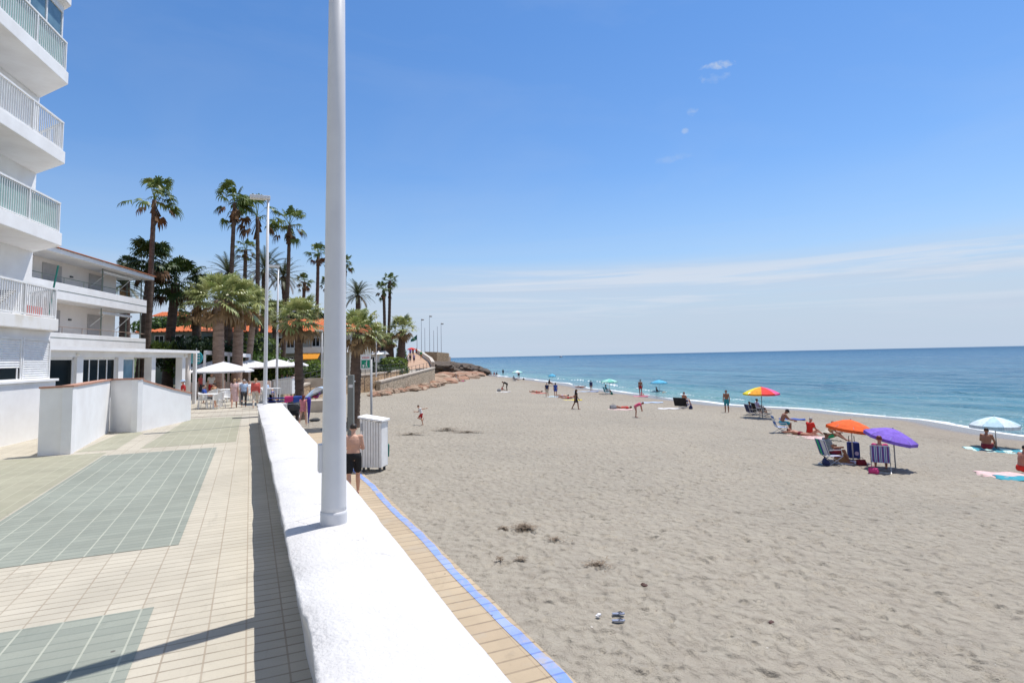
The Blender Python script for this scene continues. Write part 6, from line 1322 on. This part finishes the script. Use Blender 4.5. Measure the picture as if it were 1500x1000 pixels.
rock(sand(945, 859) + Vector((0, 0, 0.0)), (0.07, 0.05, 0.06), mat('dark red stone', (0.09, 0.035, 0.025), (0.05, 0.02, 0.015), 20), 'small dark red brown stone lying on the near sand', 3, None, 'stone')
rock(sand(1130, 912), (0.05, 0.035, 0.03), mat('dark red stone', (0, 0, 0)), 'tiny brown stone on the sand at lower right', 4, None, 'stone')
M_weed = mat('dry seaweed', (0.14, 0.105, 0.072), (0.25, 0.19, 0.13), 12, rough=0.95)
def weed(px, py, w, l, n, label, ang=0.0, hgt=0.05):
    q = sand(px, py); g = random.Random(int(px)); b = MB()
    for i in range(n):
        r = abs(g.gauss(0, 0.45)); a = g.uniform(0, 6.28); x = r * math.cos(a) * w / 2; y = r * math.sin(a) * l / 2; a = g.uniform(0, 6.28); L = g.uniform(0.04, 0.13); z = g.uniform(0.0, hgt) + 0.015
        d = Vector((math.cos(a), math.sin(a), g.uniform(-.2, .3))) * L; s = Vector((-d.y, d.x, 0)).normalized() * 0.007
        p = Vector((x, y, z)); m_ = p + d * 0.5 + s * 2; b.add([p - s, p + s, m_ + s, m_ - s, p + d], [(0, 1, 2, 3), (3, 2, 4)])
    tag(b.build('seaweed_clump', M_weed, loc=q, rotz=-(YAW + ang)), label, 'seaweed', 'dry seaweed clumps on the sand')
weed(768, 777, 0.62, 0.5, 420, 'largest dark seaweed clump on the near sand', hgt=0.10)
weed(738, 777, 0.20, 0.12, 90, 'small seaweed tuft just left of the largest clump')
weed(813, 792, 0.6, 0.35, 60, 'scattered seaweed crumbs right of the largest clump')
weed(733, 822, 0.18, 0.12, 35, 'little seaweed tuft, left of two below the largest clump')
weed(763, 822, 0.25, 0.14, 45, 'little seaweed tuft, right of two below the largest clump')
weed(876, 829, 0.6, 0.5, 120, 'reddish seaweed patch in the middle of the near sand')
weed(602, 637, 1.8, 0.35, 600, 'long dark seaweed streak right of the slatted enclosure', hgt=0.08)
weed(655, 631, 2.2, 0.8, 1000, 'dark seaweed heap on the sand below the running child', hgt=0.14)
weed(685, 634, 2.0, 0.6, 800, 'thinner seaweed tail right of the dark heap', hgt=0.07)

# ------------------------------------------------------------------ beach fixtures
def slat_cabin(p, w, dep_, h0, h1, rz, label, grp):
    e = empty('slatted_enclosure', p, rz, label, 'enclosure', grp)
    n = 8; b = MB()
    for k in range(n):
        x0 = -w / 2 + w * k / n + 0.008; x1 = -w / 2 + w * (k + 1) / n - 0.008; zt = h0 + (h1 - h0) * (k + 0.5) / n
        b.box(x0, x1, -dep_ / 2, -dep_ / 2 + 0.03, 0.14, zt - 0.03)
    b.build('slat_front', M_rail, e)
    b = MB(); b.box(-w / 2, -w / 2 + 0.03, -dep_ / 2 + 0.035, dep_ / 2, 0.14, h0 - 0.03); b.box(w / 2 - 0.03, w / 2, -dep_ / 2 + 0.035, dep_ / 2, 0.14, h1 - 0.03); b.box(-w / 2, w / 2, dep_ / 2 - 0.03, dep_ / 2, 0.14, min(h0, h1) - 0.05); b.build('side_panel', M_rail, e)
    b = MB(); V = [(-w / 2 - 0.05, -dep_ / 2 - 0.05, h0), (w / 2 + 0.05, -dep_ / 2 - 0.05, h1), (w / 2 + 0.05, dep_ / 2 + 0.05, h1), (-w / 2 - 0.05, dep_ / 2 + 0.05, h0)]
    b.add(V + [(x, y, z + 0.05) for x, y, z in V], [(3, 2, 1, 0), (4, 5, 6, 7), (0, 1, 5, 4), (1, 2, 6, 5), (2, 3, 7, 6), (3, 0, 4, 7)]); b.build('lid', M_white, e)
    for sx3 in (-1, 1):
        for sy3 in (-1, 1): b = MB(); b.box(sx3 * (w / 2 - 0.08) - 0.03, sx3 * (w / 2 - 0.08) + 0.03, sy3 * (dep_ / 2 - 0.1) - 0.03, sy3 * (dep_ / 2 - 0.1) + 0.03, -0.05, 0.14); b.build('leg', M_dark, e)
    return e
q = at(548, 689, -1.0)
e = slat_cabin((q.x, q.y, -1.0), 0.66, 0.55, 1.58, 1.46, R(-33), 'white slatted wooden enclosure standing on the sand behind the man', 'white slatted enclosures')
b = MB(); b.box(-0.30, -0.24, -0.30, -0.275, 1.2, 1.42); b.build('latch_plate', M_grey, e)
q = atd(417, 590, 39)
slat_cabin((q.x, q.y, 0.0), 1.2, 0.9, 1.05, 1.2, R(-20), 'white slatted enclosure behind the far end of the white wall', 'white slatted enclosures')
# beach rules sign
q = at(545.5, 640, -1.05); q = at(544, 652, -1.0)
e = empty('beach_sign', (q.x, q.y, -1.0), R(-26), 'green pictogram litter sign on a grey pole behind the slatted enclosure', 'sign')
zs = lambda y: atd(544, y, depth(q)).z + 1.0
b = MB(); b.tube([(0, 0, -0.3), (0, 0, zs(526))], 0.045, 12); b.build('pole', M_grey, e, smooth=True)
k_ = depth(q) / F; cxs = -7.5 * k_
b = MB(); b.box(cxs - 7.5 * k_, cxs + 7.5 * k_, -0.07, -0.05, zs(540.5), zs(519)); b.build('panel', C['white'], e)
b = MB(); b.box(cxs - 6.3 * k_, cxs + 6.3 * k_, -0.075, -0.071, zs(538.5), zs(527)); b.build('green_field', mat('sign green', (0.0, 0.25, 0.14), None, 3), e)
b = MB(); u = k_; zc = zs(533)
b.ell((cxs + 1.6 * u, -0.08, zc + 3.9 * u), 0.9 * u, 0.004, 0.9 * u); b.beam((cxs + 1.4 * u, -0.08, zc + 2.8 * u), (cxs + 1.2 * u, -0.08, zc - 0.5 * u), 1.5 * u, 0.004); b.beam((cxs + 1.4 * u, -0.08, zc - 0.5 * u), (cxs + 2.6 * u, -0.08, zc - 4.6 * u), 0.8 * u, 0.004); b.beam((cxs + 1.0 * u, -0.08, zc - 0.5 * u), (cxs + 0.3 * u, -0.08, zc - 4.6 * u), 0.8 * u, 0.004)
b.beam((cxs + 1.2 * u, -0.08, zc + 2.4 * u), (cxs - 1.8 * u, -0.08, zc + 0.6 * u), 0.7 * u, 0.004)
b.add([(cxs - 4.6 * u, -0.08, zc - 0.6 * u), (cxs - 1.6 * u, -0.08, zc - 0.6 * u), (cxs - 2.1 * u, -0.08, zc - 4.4 * u), (cxs - 4.1 * u, -0.08, zc - 4.4 * u)], [(0, 1, 2, 3)]); b.build('pictogram', C['white'], e)
b = MB()
for kx in range(5): b.box(cxs + (-5 + kx * 2.2) * u, cxs + (-3.4 + kx * 2.2) * u, -0.073, -0.071, zs(524.3), zs(522.6))
b.build('lettering', C['coral'], e)
# grey shower column
q = at(514, 648, -1.0); e = empty('shower_column', (q.x, q.y, -1.0), R(-24), 'grey metal beach shower column right behind the thick lamp post', 'shower')
hz_ = atd(514, 549, depth(q)).z + 1.0
b = MB(); b.box(-0.12, 0.12, -0.1, 0.1, -0.1, hz_); b.build('column', mat('dull grey steel', (0.20, 0.21, 0.20), (0.16, 0.17, 0.16), 3, rough=0.5), e, bevel=0.02)
b = MB(); b.tube([(0, 0.1, hz_ - 0.3), (0, 0.45, hz_ - 0.25)], 0.02, 8); b.ell((0, 0.45, hz_ - 0.28), 0.07, 0.07, 0.03); b.build('shower_head', M_alu, e)
b = MB(); b.box(-0.06, 0.10, -0.115, -0.1, hz_ - 0.5, hz_ - 0.38); b.build('push_plate', C['white'], e)
# blue tubular rail with towels, folded umbrella
q0 = atd(387, 584, 31.5); q1 = atd(452, 582, 31.5)
e = empty('handrail', (q0.x, q0.y, -0.6), 0, 'blue tubular handrail beyond the far end of the white wall', 'handrail')
D = Vector((q1.x - q0.x, q1.y - q0.y, 0)); b = MB(); zt = q0.z + 0.62; b.tube([(0, 0, zt), (D.x, D.y, zt)], 0.035, 8); b.tube([(0, 0, zt - 0.16), (D.x, D.y, zt - 0.16)], 0.03, 8)
for t in (0, 0.5, 1): b.tube([(D.x * t, D.y * t, -0.5), (D.x * t, D.y * t, zt)], 0.035, 8)
b.build('rail', mat('blue enamel', (0.03, 0.06, 0.38), None, 3, rough=0.35), e, smooth=True)
for t, w, m_, lb in ((0.56, 0.45, C['magenta'], 'pink red towel hanging over the blue handrail'), (0.76, 0.42, C['blue'], 'blue towel hanging over the blue handrail')):
    c = Vector((q0.x, q0.y, 0)) + D * t; b = MB(); V = [(x_ * w / 2, y_, z_ + 0.02 * math.sin(x_ * 7)) for x_ in (-1, -0.5, 0, 0.5, 1) for y_, z_ in ((-0.07, -0.26 + 0.05 * x_), (-0.05, 0.02), (0.0, 0.06), (0.05, 0.02), (0.07, -0.16))]; b.add(V, [(i_ * 5 + k_, i_ * 5 + k_ + 1, i_ * 5 + k_ + 6, i_ * 5 + k_ + 5) for i_ in range(4) for k_ in range(4)]); tag(b.build('towel', m_, loc=(c.x, c.y, q0.z + 0.06), smooth=True, rotz=-YAW), lb, 'towel')
q = atd(452.5, 612, 29.5); e = empty('folded_umbrella', (q.x, q.y, q.z), 0, 'folded purple blue umbrella hanging behind the red haired woman', 'umbrella')
b = MB(); b.tube([(0, 0, 0), (0, 0, 0.25), (0, 0, 0.9), (0, 0, 1.05)], [0.02, 0.05, 0.10, 0.05], 10); b.build('canopy', cl('umbrellaviolet', (0.06, 0.03, 0.30)), e, smooth=True)
b = MB(); b.tube([(0, 0, -0.45), (0, 0, 1.12)], 0.015, 6); b.build('pole', M_grey, e)
# dark pushchair shade behind the wall
q = at(431, 617, -0.975); e = empty('pushchair', (q.x, q.y, -0.975), R(-10), 'black pushchair with hood behind the far white wall', 'pushchair')
b = MB(); b.ell((0, 0, 0.85), 0.38, 0.5, 0.42); b.build('hood', C['darkgrey'], e, smooth=True); b = MB(); b.box(-0.26, 0.26, -0.45, 0.4, 0.35, 0.55); b.build('seat', C['black'], e, bevel=0.05)
for sx3 in (-0.28, 0.28):
    for sy3 in (-0.4, 0.4): b = MB(); b.tube([(sx3 - 0.02, sy3, 0.12), (sx3 + 0.02, sy3, 0.12)], 0.12, 16); b.build('wheel', M_dark, e)
b = MB(); b.tube([(-0.28, -0.4, 0.12), (-0.28, 0.3, 0.6), (-0.28, -0.7, 1.0), (0.28, -0.7, 1.0), (0.28, 0.3, 0.6), (0.28, -0.4, 0.12)], 0.015, 6); b.build('frame', M_alu, e)
# grey umbrella and lounger near stone wall
q = atd(462, 590, 42); zz = float(sandz(q.x, q.y)); umbrella((q.x, q.y, zz), 1.1, 0.4, atd(455, 568, 42).z - zz, [C['grey'], C['lightblue']], 'grey blue umbrella tilted beside the stone terrace wall', tilt=(0, R(-25)), rotz=-YAW)
b = MB(); e = empty('sun_lounger', (q.x, q.y, zz), -YAW + R(90), 'lounger with person in purple beside the stone wall', 'sun lounger'); b.beam((0, -0.6, 0.45), (0, 0.5, 0.40), 0.6, 0.06); b.beam((0, 0.5, 0.42), (0, 1.1, 0.75), 0.6, 0.06); b.build('bed', C['violet'], e)
for sx3 in (-0.25, 0.25):
    for sy3 in (-0.5, 0.5): b = MB(); b.tube([(sx3, sy3, -0.05), (sx3, sy3, 0.42)], 0.02, 6); b.build('leg', M_alu, e)
# low concrete plinth near there
q = atd(466, 601, 38); b = MB(); b.box(-1.3, 1.3, -0.4, 0.4, -0.2, 0.75); tag(b.build('concrete_block', M_palecope, loc=(q.x, q.y, float(sandz(q.x, q.y))), rotz=-YAW, bevel=0.03), 'low pale concrete block on the sand left of the thick lamp post', 'block')
q = at(461, 617, -1.0); b = MB(); b.ell((0, 0, 0.06), 0.3, 0.16, 0.09); b.box(-0.1, 0.2, -0.04, 0.04, 0.1, 0.16); tag(b.build('sports_bag', C['darkgrey'], loc=(q.x, q.y, -0.98), smooth=True), 'flat dark bag on the path near the red haired woman', 'bag')
# brown box at the ramp foot
q = sand(554, 569); b = MB(); b.box(-0.35, 0.35, -0.3, 0.3, 0, 0.75); b.box(-0.4, 0.4, -0.35, 0.35, 0.75, 0.82); tag(b.build('litter_box', mat('brown timber', (0.16, 0.09, 0.06), None, 6), loc=q, rotz=-YAW, bevel=0.01), 'brown box bin at the foot of the ramp wall', 'bin')
# green bin lid behind cabin
q = at(566, 680, -1.0); b = MB(); b.tube([(0, 0, 0.3), (0, 0, 0.66), (0, 0, 0.70), (0, 0, 0.0)], [0.09, 0.10, 0.05, 0.03], 14); tag(b.build('litter_bin', C['darkgreen'], loc=(q.x, q.y, -1.05), smooth=False), 'dark green bin peeping out behind the slatted enclosure', 'bin')

# patio furniture
def patio_chair(px, py, face, label):
    q = at(px, py, 0); e = empty('patio_chair', (q.x, q.y, 0), -(YAW + R(face)), label, 'chair', 'white patio chairs')
    b = MB(); b.box(-0.25, 0.25, -0.24, 0.24, 0.42, 0.46); b.build('seat', M_rail, e, bevel=0.02)
    b = MB(); n = 8; V = []
    for i in range(n + 1):
        a = math.pi * (1 + i / n); V += [(0.27 * math.cos(a), 0.27 * math.sin(a) + 0.02, 0.46 + 0.02 * 0), (0.29 * math.cos(a), 0.29 * math.sin(a) - 0.02, 0.68 + 0.14 * math.sin(math.pi * i / n))]
    b.add(V, [(2 * i, 2 * i + 2, 2 * i + 3, 2 * i + 1) for i in range(n)]); o = b.build('backrest', M_rail, e); sm = o.modifiers.new('t', 'SOLIDIFY'); sm.thickness = 0.02
    for sx3 in (-1, 1):
        for sy3 in (-1, 1): b = MB(); b.tube([(sx3 * 0.22, sy3 * 0.2, 0.42), (sx3 * 0.26, sy3 * 0.25, 0)], 0.018, 6); b.build('leg', M_rail, e)
    return e
for a in ((299, 598, 80, 'white patio chair holding the diner in the dark blue shirt'), (319, 598, -80, 'empty white patio chair right of the nearest table'), (333, 594, 160, 'white patio chair beside the front parasol pole'), (326, 589, 60, 'white patio chair behind the front parasol pole'),
          (311, 591, -60, 'white patio chair of the diner in brown'), (365, 586, 120, 'white patio chair behind the woman in coral'), (391, 588, 120, 'white patio chair behind the thin lamp post'), (385, 585, -60, 'white patio chair behind the box headed lamp')): patio_chair(*a)
def table(px, py, label):
    q = at(px, py, 0); e = empty('patio_table', (q.x, q.y, 0), -YAW, label, 'table', 'white patio tables'); b = MB(); b.box(-0.4, 0.4, -0.4, 0.4, 0.70, 0.74); b.build('tabletop', M_rail, e, bevel=0.01)
    for sx3 in (-1, 1):
        for sy3 in (-1, 1): b = MB(); b.box(sx3 * 0.36 - 0.025, sx3 * 0.36 + 0.025, sy3 * 0.36 - 0.025, sy3 * 0.36 + 0.025, 0, 0.70); b.build('leg', M_rail, e)
table(307, 598, 'nearest white patio table with the diner in dark blue'); table(333, 588, 'white patio table behind the front parasol pole'); table(376, 586, 'white patio table behind the woman in coral'); table(397, 587, 'white patio table right of the thin lamp post')
# planters and low white patio fence
q = atd(335, 578, 44); b = MB(); b.box(-3.5, 3.2, -0.15, 0.15, 0, 0.85); tag(b.build('patio_wall', M_cream, loc=(q.x, q.y, 0), rotz=-YAW), 'low cream wall at the back of the patio', 'wall')
q = atd(425, 572, 50); b = MB(); b.box(-3.5, 3.0, -0.15, 0.15, 0, 0.8); tag(b.build('patio_wall', M_palecope, loc=(q.x, q.y, 0), rotz=-YAW), 'low tan wall behind the white slatted enclosure', 'wall')
for i, (px, c_) in enumerate(((408, 'white'), (413, 'lightblue'), (421, 'blue'), (431, 'red'))):
    q = atd(px, 566, 50.5); person((q.x, q.y, 0), 1.65, 'chair', 150, ['guest in white sitting right of the thin lamp post', 'guest in light blue sitting right of the thin lamp post', 'guest in blue sitting below the right parasol', 'guest in red cap and top sitting nearest the beach palm'][i], hair='dark', top=C[c_], bottom=(C['cream'], 0.8), vox=0.025, group='guests below the right parasols')
# distant boat
q = atd(822, 520.5, 1400); e = empty('motor_boat', (q.x, q.y, SEA), 0.6, 'tiny motor boat on the horizon', 'boat')
b = MB(); b.prism([(-6, -1.8), (4, -1.8), (8, 0), (4, 1.8), (-6, 1.8)], -0.3, 1.7); b.build('hull', C['grey'], e); b = MB(); b.box(-3, 2, -1.2, 1.2, 1.7, 3.6); b.build('cabin', M_rail, e)

# ------------------------------------------------------------------ bake people modifiers
dg = bpy.context.evaluated_depsgraph_get(); dg.update()
new = []
for o in PENDING:
    ev = o.evaluated_get(dg); me = bpy.data.meshes.new_from_object(ev); new.append((o, me))
for o, me in new:
    mt = [m_ for m_ in o.data.materials]; o.modifiers.clear(); o.data = me
    if not len(me.materials):
        for m_ in mt: me.materials.append(m_)
    me.polygons.foreach_set('use_smooth', [True] * len(me.polygons))
print('objects', len(bpy.data.objects), 'tris', sum(len(o.data.polygons) for o in bpy.data.objects if o.type == 'MESH'))
